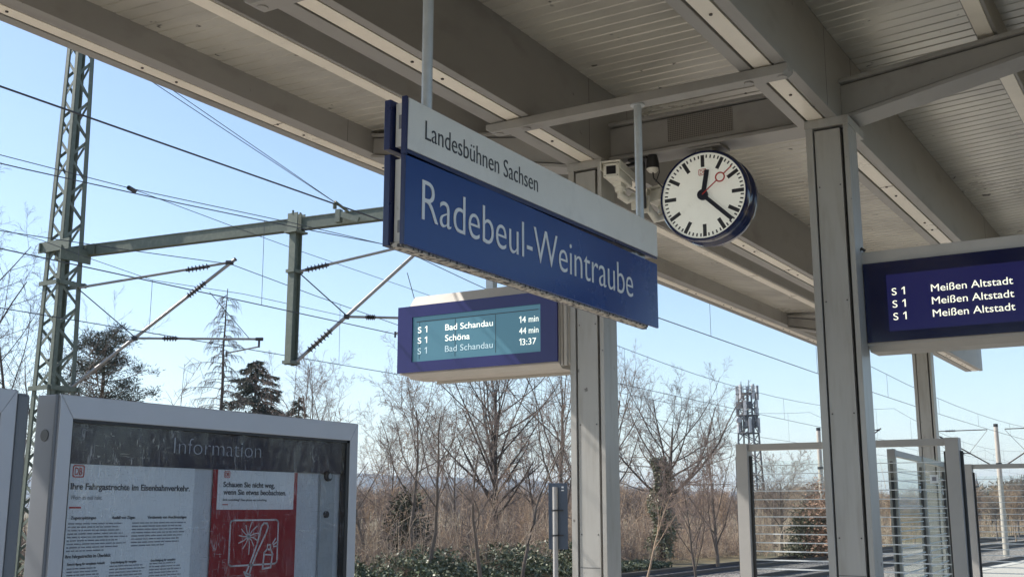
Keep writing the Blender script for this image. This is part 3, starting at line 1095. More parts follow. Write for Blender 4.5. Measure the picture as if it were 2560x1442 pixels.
pp.build('link_post', M['cased'], c1, bevel=0.012)

rng = random.Random(5)
po1 = thing('notice_poster', 'white passenger rights poster with black headline at the left of the cabinet', 'poster', (2.98, IY + 0.037, 1.3), 'posters in the notice cabinet')
q = MB()
q.box(2.672, 3.282, IY + 0.036, IY + 0.040, 0.98, 1.811)
q.build('sheet', M['paper'], po1)
q = MB()
YP = IY + 0.036
db_mark(q, (2.690, YP, 1.762), (1, 0, 0), (0, 0, 1), 0.052, 0.046)
q.box(2.687, 2.738, YP - 0.002, YP, 1.650, 1.656)
q.build('red_print', M['red'], po1)
q = MB()
q.text("Ihre Fahrgastrechte im Eisenbahnverkehr.", (2.687, YP, 1.719), (1, 0, 0), (0, 0, 1), 0.0225, width=0.573, bold=0.020, t=0.0008)
for s_, xx, ww_ in (("Zugverspätungen", 2.697, 0.112), ("Ausfall von Zügen", 2.880, 0.11), ("Versäumnis von Anschlusszügen", 3.05, 0.20)):
    q.text(s_, (xx, YP, 1.611), (1, 0, 0), (0, 0, 1), 0.0105, width=ww_, bold=0.02, t=0.0008)
q.text("Ihre Fahrgastrechte im Überblick:", (2.687, YP, 1.472), (1, 0, 0), (0, 0, 1), 0.0115, width=0.2, bold=0.02, t=0.0008)
for xx, ww_ in ((2.697, 0.165), (2.89, 0.12), (3.08, 0.125)):
    q.text("Entschädigung für verspätete Ankunft"[:int(ww_ * 220)], (xx, YP, 1.446), (1, 0, 0), (0, 0, 1), 0.0085, width=ww_, bold=0.015, t=0.0008)
q.build('headline_print', M['ink'], po1)
q = MB()
q.text("Wenn es mal hakt.", (2.690, YP, 1.682), (1, 0, 0), (0, 0, 1), 0.0165, width=0.14, bold=-0.006, t=0.0008)


def para(mb, x0, x1, z, lines, lh, h):
    for i in range(lines):
        x = x0
        xe = x1 - rng.random() * 0.05 if i < lines - 1 else x0 + (x1 - x0) * 0.6
        while x < xe:
            w_ = 0.008 + rng.random() * 0.026
            w_ = min(w_, xe - x)
            mb.box(x, x + w_, YP - 0.001, YP, z - h, z)
            x += w_ + 0.004
        z -= lh


para(q, 2.688, 2.962, 1.597, 9, 0.0122, 0.0046)
para(q, 2.978, 3.25, 1.597, 8, 0.0122, 0.0046)
para(q, 2.697, 2.870, 1.436, 12, 0.0115, 0.0043)
para(q, 2.885, 3.055, 1.438, 12, 0.0115, 0.0043)
para(q, 3.075, 3.25, 1.440, 12, 0.0115, 0.0043)
q.build('body_print', M['inkg'], po1)

po2 = thing('notice_poster', 'red poster with white pictogram of broken window, bat and spray can', 'poster', (3.65, IY + 0.037, 1.3), 'posters in the notice cabinet')
q = MB()
q.box(3.388, 3.906, IY + 0.036, IY + 0.040, 0.98, 1.811)
q.build('sheet', M['posterred'], po2)
q = MB()
q.box(3.412, 3.882, IY + 0.0345, IY + 0.0358, 1.645, 1.811)
q.build('text_panel', M['paper'], po2)
YP = IY + 0.0345
q = MB()
q.text("Schauen Sie nicht weg,", (3.444, YP, 1.740), (1, 0, 0), (0, 0, 1), 0.0215, width=0.311, bold=0.018, t=0.0008)
q.text("wenn Sie etwas beobachten.", (3.446, YP, 1.708), (1, 0, 0), (0, 0, 1), 0.0215, width=0.385, bold=0.018, t=0.0008)
q.text("Seen something? Then please say something.", (3.444, YP, 1.682), (1, 0, 0), (0, 0, 1), 0.0092, width=0.265, bold=0.0, t=0.0008)
q.build('headline_print', M['ink'], po2)
q = MB()
db_mark(q, (3.446, YP, 1.778), (1, 0, 0), (0, 0, 1), 0.034, 0.029)
q.box(3.444, 3.474, YP - 0.002, YP, 1.664, 1.668)
q.build('red_print', M['red'], po2)
q = MB()
YP = IY + 0.0355


def P2(u, v): return Vector((3.497 + 0.293 * u, YP, 1.41 + 0.19 * v))


def line(pts, r=0.0036, closed=False):
    pts = [P2(*p) for p in pts]
    if closed: pts = pts + [pts[0]]
    for a, c in zip(pts, pts[1:]):
        q.bar(a, c + (c - a).normalized() * r, 2 * r, 0.0012, up=(0, 1, 0))


def rrect(u0, u1, v0, v1, r):
    out = []
    for cx_, cy_, a0 in ((u1 - r, v1 - r, 0), (u0 + r, v1 - r, 90), (u0 + r, v0 + r, 180), (u1 - r, v0 + r, 270)):
        for k in range(5):
            a = math.radians(a0 + k * 22.5)
            out.append((cx_ + r * math.cos(a), cy_ + r * math.sin(a)))
    return out


rr_ = rrect(0, 1, 0, 1, 0.07)
line(rr_[3:18] if False else rr_, closed=True)
cen = (0.38, 0.64)
for k in range(11):
    a = 2 * PI * k / 11 + 0.2
    l_ = 0.17 + 0.13 * rng.random()
    m_ = (cen[0] + l_ * 0.5 * math.cos(a + 0.12), cen[1] + l_ * 0.7 * math.sin(a + 0.12))
    line([cen, m_, (cen[0] + l_ * math.cos(a), cen[1] + l_ * 1.4 * math.sin(a))], 0.0024)
bat = [(0.36, -0.16), (0.43, 0.02), (0.56, 0.45), (0.64, 0.86), (0.69, 0.93), (0.76, 0.92), (0.78, 0.84), (0.74, 0.70), (0.58, 0.30), (0.47, -0.02), (0.43, -0.19)]
line(bat, 0.0042)
line([(0.32, -0.15), (0.45, -0.22), (0.44, -0.26), (0.36, -0.24), (0.32, -0.15)], 0.0036)
line([(0.70, -0.10), (0.72, 0.26), (0.78, 0.34), (0.86, 0.32), (0.90, 0.22), (0.87, -0.08)], 0.0040, True)
line([(0.72, 0.22), (0.89, 0.20)], 0.003)
line([(0.78, 0.36), (0.79, 0.44), (0.85, 0.43), (0.85, 0.35)], 0.0036)
for a in ((0.90, 0.42, 0.99, 0.50), (0.91, 0.39, 1.0, 0.40), (0.89, 0.45, 0.95, 0.57)):
    line([a[:2], a[2:]], 0.003)
q.build('pictogram', M['letter'], po2)


# ------------------------------------------------------------------ overhead line: lattice mast with boom and cantilevers
MX, MY = 14.1, 19.3
ZB = 6.85


def insulator(mb, p0, p1, r=0.06, nd=6, mi=0):
    p0, p1 = Vector(p0), Vector(p1)
    r *= 1.12
    mb.tube([p0, p1], r * 0.45, 8, mi)
    for k in range(nd):
        c = p0.lerp(p1, (k + 0.8) / (nd + 0.6))
        d = (p1 - p0).normalized()
        mb.tube([c - d * 0.016, c, c + d * 0.016], [r * 0.5, r, r * 0.6], 10, mi)


mast = thing('catenary_mast', 'green lattice mast on the left with long boom and tubular cantilever arms', 'catenary mast', (MX, MY, -0.86))


def mh(z):       # half width of the lattice
    return 0.285 - (z - 4) * 0.0125


za, zt_ = -0.85, 11.6
for sx in (-1, 1):
    for sy in (-1, 1):
        l_ = MB()
        for (dx, dy) in ((0.10, 0.014), (0.014, 0.10)):
            vs = []
            for z in (za, zt_):
                h = mh(z)
                cx_, cy_ = MX + sx * h, MY + sy * h
                x_in, y_in = cx_ - sx * dx, cy_ - sy * dy
                vs += [(cx_, cy_, z), (x_in, cy_, z), (x_in, y_in, z), (cx_, y_in, z)]
            l_.add(vs, [(0, 1, 5, 4), (1, 2, 6, 5), (2, 3, 7, 6), (3, 0, 4, 7), (0, 3, 2, 1), (4, 5, 6, 7)])
        l_.build('corner_leg', M['mast'], mast)
lc = MB()
z = -0.5
k = 0
while z < zt_ - 0.5:
    h0, h1 = mh(z) - 0.02, mh(z + 0.44) - 0.02
    s = 1 if k % 2 else -1
    for sd_ in (-1, 1):
        lc.bar((MX - s * h0, MY + sd_ * h0, z), (MX + s * h1, MY + sd_ * h1, z + 0.44), 0.012, 0.06, up=(1, 0, 0))
        lc.bar((MX + sd_ * h0, MY + s * sd_ * h0, z), (MX + sd_ * h1, MY - s * sd_ * h1, z + 0.44), 0.012, 0.06, up=(0, 1, 0))
    z += 0.44
    k += 1
lc.build('lacing', M['mast'], mast)
bd = Vector((15.204 - 14.345, 11.945 - 19.083, 0)).normalized()
bs = Vector((-bd.y, bd.x, 0))         # horizontal, across the boom
b0 = Vector((14.36, 19.9, ZB)) 
bL = 12.6
bm_ = MB()
c_ = b0 + bd * bL / 2
bm_.obox(c_ + UZ * 0.105, bd * bL / 2, bs * 0.075, UZ * 0.009)
bm_.obox(c_ - UZ * 0.105, bd * bL / 2, bs * 0.075, UZ * 0.009)
bm_.obox(c_ - bs * 0.055, bd * bL / 2, bs * 0.006, UZ * 0.096)
bm_.obox(c_ + bs * 0.055, bd * bL / 2, bs * 0.006, UZ * 0.096)
bm_.build('boom', M['mast'], mast)
pl = MB()
for sx in (-1, 1):
    pl.obox((MX + sx * 0.30, MY - 0.05, ZB), (0.012, 0, 0), (0, 0.48, 0), (0, 0, 0.11))
pl.obox((MX + 0.02, MY - 0.33, ZB - 0.16), (0.36, 0, 0), (0, 0.012, 0), (0, 0, 0.14))
pl.obox((MX, MY + 0.34, ZB), (0.36, 0, 0), (0, 0.012, 0), (0, 0, 0.09))
pl.build('boom_seat', M['mast'], mast)
for z in (6.1, 3.98):
    pl = MB()
    h = mh(z) + 0.03
    pl.obox((MX, MY - h, z), (h + 0.07, 0, 0), (0, 0.01, 0), (0, 0, 0.045))
    pl.obox((MX - h, MY, z), (0.01, 0, 0), (0, h + 0.05, 0), (0, 0, 0.045))
    pl.obox((MX + h, MY, z), (0.01, 0, 0), (0, h + 0.05, 0), (0, 0, 0.045))
    pl.build('clamp_band', M['mast'], mast)
# dropper post hanging from the boom
DP = Vector((15.03, 13.87, 0))
dpm = MB()
for s in (-1, 1):
    dpm.obox((DP.x + s * 0.085, DP.y, 5.50), (0.009, 0, 0), (0, 0.075, 0), (0, 0, 1.30))
dpm.obox((DP.x, DP.y, 5.50), (0.08, 0, 0), (0, 0.009, 0), (0, 0, 1.30))
dpm.obox((DP.x, DP.y, ZB + 0.01), (0.012, 0, 0), (0, 0.13, 0), (0, 0, 0.17))
for s in (-1, 1):
    dpm.obox((DP.x + s * 0.10, DP.y, ZB), (0.01, 0, 0), (0, 0.12, 0), (0, 0, 0.19))
    dpm.tube([(DP.x + s * 0.10, DP.y, ZB + 0.17), (DP.x + s * 0.10, DP.y, ZB + 0.24)], 0.02, 8)
dpm.obox((DP.x, DP.y, ZB - 0.17), (0.16, 0, 0), (0, 0.15, 0), (0, 0, 0.018))
for z in (4.25, 5.94):
    dpm.obox((DP.x, DP.y, z), (0.13, 0, 0), (0, 0.10, 0), (0, 0, 0.03))
dpm.build('dropper_post', M['mast'], mast)


def cantilever(base, tip_xy, zt_top, z_up, z_lo, ins_up, ins_dg, reg_z, reg_len, ins_at_post=False):
    """hinged tubular arm in a vertical plane: top tube, diagonal, register tube, steady arm"""
    B = Vector(base)
    d = Vector((tip_xy[0] - B.x, tip_xy[1] - B.y, 0))
    Ld = d.length
    d.normalize()
    tb, ft = MB(), MB()
    ins = [MB(), MB(), MB()]

    def P(u, z): return Vector((B.x, B.y, 0)) + d * u + UZ * z
    u0 = 0.33 if not ins_at_post else 0.10
    top0, tip = P(u0, z_up), P(Ld, zt_top)
    dg0 = P(u0, z_lo)
    tb.tube([top0, tip - d * 0.06], 0.026, 10)
    ext = (tip - dg0).normalized() * 0.10
    tb.tube([dg0, tip + ext], 0.034, 10)
    insulator(ins[0], top0.lerp(tip, ins_up[0]), top0.lerp(tip, ins_up[1]), 0.065)
    insulator(ins[1], dg0.lerp(tip, ins_dg[0]), dg0.lerp(tip, ins_dg[1]), 0.07, 7)
    ft.tube([tip - d * 0.10, tip + d * 0.05], 0.05, 8)
    ft.tube([tip + ext, tip + ext * 1.35], 0.042, 8)
    # register tube
    s = (reg_z - z_lo) / (zt_top - z_lo)
    r0 = dg0.lerp(tip, s)
    r1 = r0 + d * reg_len + UZ * 0.0
    tb.tube([r0, r1], 0.024, 8)
    ft.tube([r0 - d * 0.04, r0 + d * 0.06], 0.05, 8)
    insulator(ins[2], r0.lerp(r1, 0.22), r0.lerp(r1, 0.34), 0.055, 5)
    ft.tube([r1 - d * 0.12, r1 + d * 0.03], 0.035, 8)
    ft.tube([r1 - d * 0.05, r1 - d * 0.05 - UZ * 0.17], 0.022, 8)
    st0 = r1 - d * 0.07 - UZ * 0.16
    st1 = st0 - d * 0.62 - UZ * 0.13
    tb.tube([st0, st1], 0.016, 8)
    ft.tube([st1 + UZ * 0.03, st1 - UZ * 0.08], 0.02, 6)
    # stay rope from the hinge to the register joint, short droppers
    ft.tube([top0 - UZ * 0.04, r0 + UZ * 0.03], 0.012, 6)
    ft.tube([tip + d * (0.15 - 0.55) - UZ * 0.62, r1 - d * 0.24], 0.008, 6)
    return tb, ins, ft, tip, st1 - UZ * 0.08, r1


tb, ins, ft, tipC, steadyC, regC = cantilever((MX + 0.02, MY, 0), (16.0, 16.52), 6.60, 6.05, 4.02, (0.70, 0.86), (0.72, 0.84), 5.02, 2.55)
cl = tb.build('cantilever_tubes', M['tube'], mast, smooth=True)
[i_.build('insulator', M['insul'], cl, smooth=True) for i_ in ins]
ft.build('fittings', M['dark'], cl, smooth=True)
tb, ins, ft, tipB, steadyB, regB = cantilever((DP.x, DP.y, 0), (16.6, 11.95), 6.60, 5.95, 4.27, (0.04, 0.22), (0.08, 0.26), 5.12, 1.6, True)
cl = tb.build('cantilever_tubes', M['tube'], mast, smooth=True)
[i_.build('insulator', M['insul'], cl, smooth=True) for i_ in ins]
ft.build('fittings', M['dark'], cl, smooth=True)
bk_ = MB()
bkp = at_z(885, 540, 6.85)
bk_.bar(bkp - bd * 0.30 + UZ * 0.06 - bs * 0.12, bkp + bd * 0.18 - UZ * 0.12 - bs * 0.12, 0.05, 0.10)
bk_.obox(bkp - bd * 0.26 - bs * 0.10, bs * 0.05, bd * 0.05, UZ * 0.12)
bk_.build('boom_bracket', M['mast'], mast)


def wire(name, label, cat, group, runs, r=0.008):
    """runs: list of point lists; one thing"""
    loc = runs[0][1]
    while isinstance(loc, list): loc = loc[0]
    root = thing(name, label, cat, loc, group)
    for part, pts, rr in runs:
        w = MB()
        for p in (pts if isinstance(pts[0], list) else [pts]):
            w.tube(p, rr, 6, cap=False)
        w.build(part, M['wire'], root, smooth=True)
    return root


def span(p0, p1, sag, n=14):
    p0, p1 = Vector(p0), Vector(p1)
    return [p0.lerp(p1, i / n) - UZ * (sag * 4 * (i / n) * (1 - i / n)) for i in range(n + 1)]


ZC = 4.9


def catenary(label, xs_sup, yfun, zs, sag, exclude=(0, 0)):
    contact, mess, drops = [], [], []
    for a, c in zip(xs_sup, xs_sup[1:]):
        m_ = [Vector((a + (c - a) * i / 16, yfun(a + (c - a) * i / 16), zs - sag * 4 * (i / 16) * (1 - i / 16))) for i in range(17)]
        mess.append(m_)
        contact += [Vector((a + (c - a) * i / 12, yfun(a + (c - a) * i / 12), ZC)) for i in range(12)]
        L = c - a
        k = int(L / 6.5)
        for i in range(k):
            u = (i + 0.5) / k
            x = a + L * u
            if exclude[0] < x < exclude[1]: continue
            zz = zs - sag * 4 * u * (1 - u)
            y_m = yfun(x)
            drops.append([Vector((x, y_m, zz)), Vector((x + 0.02, yfun(x), ZC))])
    contact.append(Vector((xs_sup[-1], yfun(xs_sup[-1]), ZC)))
    wire('overhead_line', label, 'overhead wire', 'contact lines over the tracks', [('contact_wire', contact, 0.0085), ('messenger_wire', [list(m_) for m_ in mess], 0.008), ('dropper_wires', drops, 0.0045)])


def zig(y0, amp, x, a, L):
    u = (x - a) / L
    return amp * (1 - 2 * abs((u % 2) - 1))


catenary('contact line over the nearest track, running below the roof edge', [-42, 16.5, 80, 135], lambda x: 7.72 + tdev(x), 6.35, 0.95, (-5, 17))
catenary('contact line over the middle track with a sagging carrier wire', [-26, 16.6, 58, 104, 150], lambda x: 12.75 + tdev(x) * 0.55 + 0.012 * max(0, min(x, 50) - 17), 6.60, 0.95)
catenary('contact line over the farthest track, held by the left cantilever arm', [-28, 16.1, 58, 104, 150], lambda x: 16.62 + 0.028 * max(0, min(x, 50) - 22) + tdev(x) * 0.5, 6.60, 1.0)
W1E = at_y(852, 516, 7.72)
e1, e2 = at_y(330, 172, 7.72), at_y(375, 187, 7.72)
st = wire('stay_wires', 'pair of thin stay wires running down from the roof edge to a wire clamp', 'stay wire', 'free wires crossing the sky', [('strand', [[e1 + (e1 - W1E) * 0.6, W1E], [e2 + (e2 - W1E) * 0.6, W1E]], 0.0035)])
cw_ = MB()
cw_.tube([W1E - Vector((0.10, 0, -0.03)), W1E + Vector((0.12, 0, -0.03))], 0.016, 8)
cw_.tube([W1E - Vector((0.10, 0, 0.0)), W1E - Vector((0.10, 0, 0.05))], 0.022, 8)
cw_.build('clamp', M['mast'], st)
j = at_z(330, 472, 6.5)
wire('feeder_wire', 'thin wire with a knot where it splits in two left of the lattice boom', 'overhead wire', 'free wires crossing the sky', [('strand', [at_z(-60, 372, 6.7), j, at_z(725, 556, 6.4), at_z(960, 611, 6.3), at_z(1200, 680, 6.2)], 0.0065), ('branch', [j, at_z(598, 572, 6.5), at_z(766, 633, 6.5), at_z(1000, 713, 6.5), at_z(1250, 800, 6.5)], 0.0055), ('knot', [j - Vector((0.08, 0.01, 0)), j + Vector((0.08, 0.02, -0.02))], 0.035)])
wire('feeder_wire', 'thin wire passing behind the lattice mast to a dropper left of the cantilever', 'overhead wire', 'free wires crossing the sky', [('strand', [at_z(-40, 562, 6.6), at_z(105, 601, 6.5), at_z(207, 640, 6.4), at_z(380, 700, 6.2), at_z(610, 735, 6.0), at_z(860, 790, 5.9)], 0.006), ('dropper', [at_z(381, 700, 6.2), at_z(381, 700, 6.2) - UZ * 1.05], 0.005)])

# ------------------------------------------------------------------ concrete catenary posts farther along
def far_mast(label, base, top, arms):
    root = thing('concrete_mast', label, 'catenary mast', base, 'slender concrete masts in the distance')
    Bv, Tv = Vector(base), Vector((base[0], base[1], top))
    q = MB()
    q.tube([Bv, Bv.lerp(Tv, 0.5), Tv], [0.155, 0.13, 0.105], 14)
    q.build('pole', M['conc'], root, smooth=True)
    q = MB()
    q.tube([Tv - UZ * 0.12, Tv + UZ * 0.03], 0.115, 14)
    q.tube([Tv - UZ * 2.1, Tv - UZ * 1.98], 0.15, 14)
    q.build('steel_bands', M['dark'], root)
    for dirv, L, drop in arms:
        dirv = Vector(dirv).normalized()
        tb, ins, ft, *_ = cantilever((base[0] + dirv.x * 0.1, base[1] + dirv.y * 0.1, 0), (base[0] + dirv.x * L, base[1] + dirv.y * L), top - 0.25 + drop, top - 0.25, top - 2.05, (0.55, 0.74), (0.70, 0.84), top - 1.45, L * 0.36)
        cl = tb.build('cantilever_tubes', M['rail'], root, smooth=True)
        [i_.build('insulator', M['insul'], cl, smooth=True) for i_ in ins]
        ft.build('fittings', M['dark'], cl, smooth=True)


A = at_d(2509, 1300, 57)
far_mast('pale concrete mast at the right with cantilever arms to both sides', (A.x, A.y, -0.8), 5.95, (((0.05, 1, 0), 3.3, 0.0), ((-0.05, -1, 0), 3.2, 0.0)))
A = at_d(2058, 1300, 57)
far_mast('pale concrete mast seen through the glass screen beside the nearest column', (A.x, A.y, -0.8), 5.75, (((0.25, -1, 0), 3.0, 0.1),))

# small sign on a wooden post between the tracks, seen from behind
A = at_d(1388, 1260, 20)
sp = thing('track_sign', 'tall narrow grey sign panel seen from behind on a weathered post', 'track sign', (A.x, A.y, -0.85))
q = MB()
u_ = Vector((0.30, -1, 0)).normalized()
cS = Vector((A.x, A.y, 1.515)) + u_ * 0.055 + FH * 0.05
q.obox(cS, u_ * 0.175, FH * 0.004, UZ * 0.585)
q.obox(cS + u_ * 0.165, u_ * 0.012, FH * 0.010, UZ * 0.583)
q.obox(cS - u_ * 0.165, u_ * 0.012, FH * 0.010, UZ * 0.583)
q.build('panel', M['signback'], sp)
q = MB()
q.obox(cS + u_ * 0.085 + UZ * 0.51 - FH * 0.006, u_ * 0.02, FH * 0.002, UZ * 0.014)
q.obox(cS + u_ * 0.085 + UZ * 0.455 - FH * 0.006, u_ * 0.024, FH * 0.002, UZ * 0.010)
q.build('sticker', M['white'], sp)
q = MB()
q.tube([(A.x, A.y, -0.85), (A.x, A.y, 2.03)], 0.046, 10)
q.build('post', M['wood'], sp, smooth=True)
for z in (1.60, 1.16):
    q = MB()
    q.tube([(A.x, A.y, z), (A.x, A.y, z + 0.03)], 0.052, 12)
    q.obox(Vector((A.x, A.y, z + 0.015)) + u_ * 0.04 + FH * 0.03, u_ * 0.11, FH * 0.012, UZ * 0.014)
    q.build('clamp', M['dark'], sp)


# ------------------------------------------------------------------ glass wind screens
def screen(label, p0, p1, h, posts, pw=1.0):
    """posts: positions 0..1 along p0-p1 where a post stands; panes between"""
    p0, p1 = Vector((*p0, 0)), Vector((*p1, 0))
    d = (p1 - p0)
    L = d.length
    d.normalize()
    s = Vector((-d.y, d.x, 0))
    root = thing('wind_screen', label, 'wind screen', p0 + d * L / 2, 'glass wind screens on the platform')
    for u in posts:
        c = p0 + d * (L * u)
        q = MB()
        q.obox(c + UZ * h / 2, d * 0.055 * pw, s * 0.065 * pw, UZ * h / 2)
        q.obox(c + UZ * (h / 2 - 0.05) + d * (0.055 * pw + 0.011), d * 0.010, s * 0.022 * pw, UZ * (h / 2 - 0.06), 1)
        q.obox(c + UZ * (h / 2 - 0.05) - d * (0.055 * pw + 0.011), d * 0.010, s * 0.022 * pw, UZ * (h / 2 - 0.06), 1)
        q.build('post', [M['screenpost'], M['slot']], root, bevel=0.004)
    q = MB()
    q.obox(p0 + d * L / 2 + UZ * (h - 0.033), d * (L / 2 - 0.055 * pw - 0.001), s * 0.035 * pw, UZ * 0.03)
    q.build('top_rail', M['screenpost'], root, bevel=0.004)
    for a, c in zip(posts, posts[1:]):
        a0 = p0 + d * (L * a + 0.08)
        a1 = p0 + d * (L * c - 0.08)
        gl = MB()
        gl.sheet([a0 + UZ * 0.12, a1 + UZ * 0.12, a1 + UZ * (h - 0.16), a0 + UZ * (h - 0.16)])
        g_ = gl.build('glass_pane', M['pane'], root, recalc=False)
        q = MB()
        z = h - 0.20
        k = 0
        while z > 0.15:
            t = 0.0028 + 0.0066 * min(1, max(0, (h - z) / h)) ** 1.2
            for o_ in (-0.003, 0.003):
                q.add([a0 + s * o_ + UZ * (z - t), a1 + s * o_ + UZ * (z - t), a1 + s * o_ + UZ * (z + t), a0 + s * o_ + UZ * (z + t)], [(0, 1, 2, 3)])
            z -= 0.0765
            k += 1
        q.build('stripes', M['stripe'], g_, recalc=False)
        q = MB()
        c_ = a1 - d * 0.09 + UZ * (h - 0.34)
        for o_ in (-0.004, 0.004):
            q.obox(c_ + s * o_, d * 0.035, s * 0.0006, UZ * 0.035)
        q.obox(c_ + s * 0.0052, d * 0.017, s * 0.0006, UZ * 0.017, 1)
        q.obox(c_ - s * 0.0052, d * 0.017, s * 0.0006, UZ * 0.017, 1)
        q.build('sticker', [M['stripe'], M['inkg']], g_)
    return root


screen('striped glass wind screen standing across the platform behind the nearest column', (10.0, 3.57), (10.0, 1.73), 2.235, (0.0, 1.0))
screen('striped glass wind screen at the right edge, half out of the picture', (16.2, 2.63), (16.2, 0.55), 2.235, (0.0, 1.0))
screen('long striped glass wind screen running along the platform between the two cross screens', (10.5, 2.35), (15.6, 2.62), 2.18, (0.0, 0.33, 0.66, 1.0), 0.55)

# ------------------------------------------------------------------ telecom tower, church
A = at_d(1879, 1262, 172)
TB = Vector((A.x, A.y, -0.8))
tw = thing('telecom_tower', 'dark lattice telecom tower with panel antennas at its top', 'telecom tower', TB)
q = MB()


def th(z): return 1.75 - 0.75 * (z - TB.z) / 20.0


for sx in (-1, 1):
    for sy in (-1, 1):
        q.tube([TB + Vector((sx * th(TB.z), sy * th(TB.z), 0)), Vector((TB.x + sx * th(19.5), TB.y + sy * th(19.5), 19.5))], 0.15, 6)
for zz, hh in ((17.6, 0.5), (14.6, 0.5), (15.6, 0.35)):
    for i in range(5):
        a = 2 * PI * i / 5 + zz
        q.obox((TB.x + 1.3 * math.cos(a), TB.y + 1.3 * math.sin(a), zz), (0.22, 0, 0), (0, 0.22, 0), (0, 0, hh))
z = TB.z + 0.5
k = 0
while z < 19:
    h0, h1 = th(z), th(z + 1.35)
    s = 1 if k % 2 else -1
    for sd_ in (-1, 1):
        q.tube([(TB.x - s * h0, TB.y + sd_ * h0, z), (TB.x + s * h1, TB.y + sd_ * h1, z + 1.35)], 0.085, 5)
        q.tube([(TB.x + sd_ * h0, TB.y - s * h0, z), (TB.x + sd_ * h1, TB.y + s * h1, z + 1.35)], 0.085, 5)
        if k % 4 == 3:
            q.tube([(TB.x - h1, TB.y + sd_ * h1, z + 1.35), (TB.x + h1, TB.y + sd_ * h1, z + 1.35)], 0.06, 5)
            q.tube([(TB.x + sd_ * h1, TB.y - h1, z + 1.35), (TB.x + sd_ * h1, TB.y + h1, z + 1.35)], 0.06, 5)
    z += 1.35
    k += 1
q.tube([(TB.x, TB.y, TB.z), (TB.x, TB.y, 19.5)], 0.16, 6)
q.build('lattice', M['tower'], tw)
for zz, rr in ((19.4, 1.75), (16.0, 1.75), (13.2, 1.6)):
    q = MB()
    ring = [Vector((TB.x + rr * math.cos(2 * PI * i / 16), TB.y + rr * math.sin(2 * PI * i / 16), zz)) for i in range(17)]
    q.tube(ring, 0.07, 6)
    q.tube([p + UZ * 1.0 for p in ring], 0.05, 6)
    for i in range(8):
        q.tube([ring[i * 2], ring[i * 2] + UZ * 1.0], 0.045, 5)
        q.tube([ring[i * 2], (TB.x, TB.y, zz)], 0.06, 5)
    q.build('platform_ring', M['tower'], tw)
for i in range(15):
    a = 2 * PI * i / 15 * 4 + 0.3
    zz = (18.8, 16.3, 13.6)[i % 3]
    q = MB()
    c = Vector((TB.x + 1.65 * math.cos(a), TB.y + 1.65 * math.sin(a), zz))
    q.obox(c + UZ * 0.8, (0.18 * math.cos(a), 0.18 * math.sin(a), 0), (-0.2 * math.sin(a), 0.2 * math.cos(a), 0), (0, 0, 1.15))
    q.build('antenna', M['antenna'], tw)
q = MB()
for i in range(5):
    a = 2 * PI * i / 5
    q.tube([(TB.x + 1.1 * math.cos(a), TB.y + 1.1 * math.sin(a), 19.4), (TB.x + 1.1 * math.cos(a), TB.y + 1.1 * math.sin(a), 21.0 + 0.5 * (i % 2))], 0.05, 5)
q.build('whip_antennas', M['tower'], tw)
q = MB()
c = Vector((TB.x - 1.5, TB.y + 1.0, 15.2))
q.tube([c, c - FH * 0.35], [0.5, 0.42], 14)
q.build('dish', M['antenna'], tw)

A = at_d(2446, 1262, 420)
chh = thing('church', 'small dark church spire on the far horizon at the right', 'church', (A.x, A.y, -0.8))
q = MB()
q.box(A.x - 1.6, A.x + 1.6, A.y - 1.6, A.y + 1.6, -0.8, 6.5)
q.build('steeple_tower', M['stonework'], chh)
q = MB()
for k in range(8):
    a, c = 2 * PI * k / 8, 2 * PI * (k + 1) / 8
    q.add([(A.x + 1.7 * math.cos(a), A.y + 1.7 * math.sin(a), 6.5), (A.x + 1.7 * math.cos(c), A.y + 1.7 * math.sin(c), 6.5), (A.x, A.y, 13.4)], [(0, 1, 2)])
q.tube([(A.x, A.y, 13.2), (A.x, A.y, 14.8)], 0.12, 6)
q.build('spire', M['tower'], chh)

# ------------------------------------------------------------------ vegetation
class Chains:
    """branch chains collected by point count and side count, turned into tubes in batches"""
    def __init__(self):
        self.d = {}

    def add(self, pts, rad, sides):
        self.d.setdefault((len(pts), sides), []).append((pts, rad))

    def mesh(self, name, mat, parent=None, kind=None):
        V, Q, base = [], [], 0
        for (k, s), lst in self.d.items():
            P = np.array([c[0] for c in lst], dtype=np.float64)
            Rr = np.array([c[1] for c in lst], dtype=np.float64)
            T = np.empty_like(P)
            T[:, 1:-1] = P[:, 2:] - P[:, :-2]
            T[:, 0] = P[:, 1] - P[:, 0]
            T[:, -1] = P[:, -1] - P[:, -2]
            T /= np.linalg.norm(T, axis=2, keepdims=True) + 1e-9
            ref = np.where(np.abs(T[..., 2:3]) < 0.9, np.array([0, 0, 1.0]), np.array([1.0, 0, 0]))
            Aa = np.cross(T, ref)
            Aa /= np.linalg.norm(Aa, axis=2, keepdims=True) + 1e-9
            Bb = np.cross(T, Aa)
            an = 2 * PI * np.arange(s) / s
            ring = P[:, :, None, :] + Rr[:, :, None, None] * (Aa[:, :, None, :] * np.cos(an)[None, None, :, None] + Bb[:, :, None, :] * np.sin(an)[None, None, :, None])
            m = len(lst)
            V.append(ring.reshape(-1, 3))
            idx = np.arange(m * k * s).reshape(m, k, s) + base
            a = idx[:, :-1, :]
            b_ = np.roll(idx, -1, axis=2)[:, :-1, :]
            c = np.roll(idx, -1, axis=2)[:, 1:, :]
            d = idx[:, 1:, :]
            Q.append(np.stack([a, b_, c, d], axis=-1).reshape(-1, 4))
            base += m * k * s
        o = np_mesh(name, np.concatenate(V), np.concatenate(Q), mat, parent, kind=kind)
        return o


def norm(v):
    l_ = math.sqrt(v[0] * v[0] + v[1] * v[1] + v[2] * v[2]) + 1e-9
    return (v[0] / l_, v[1] / l_, v[2] / l_)


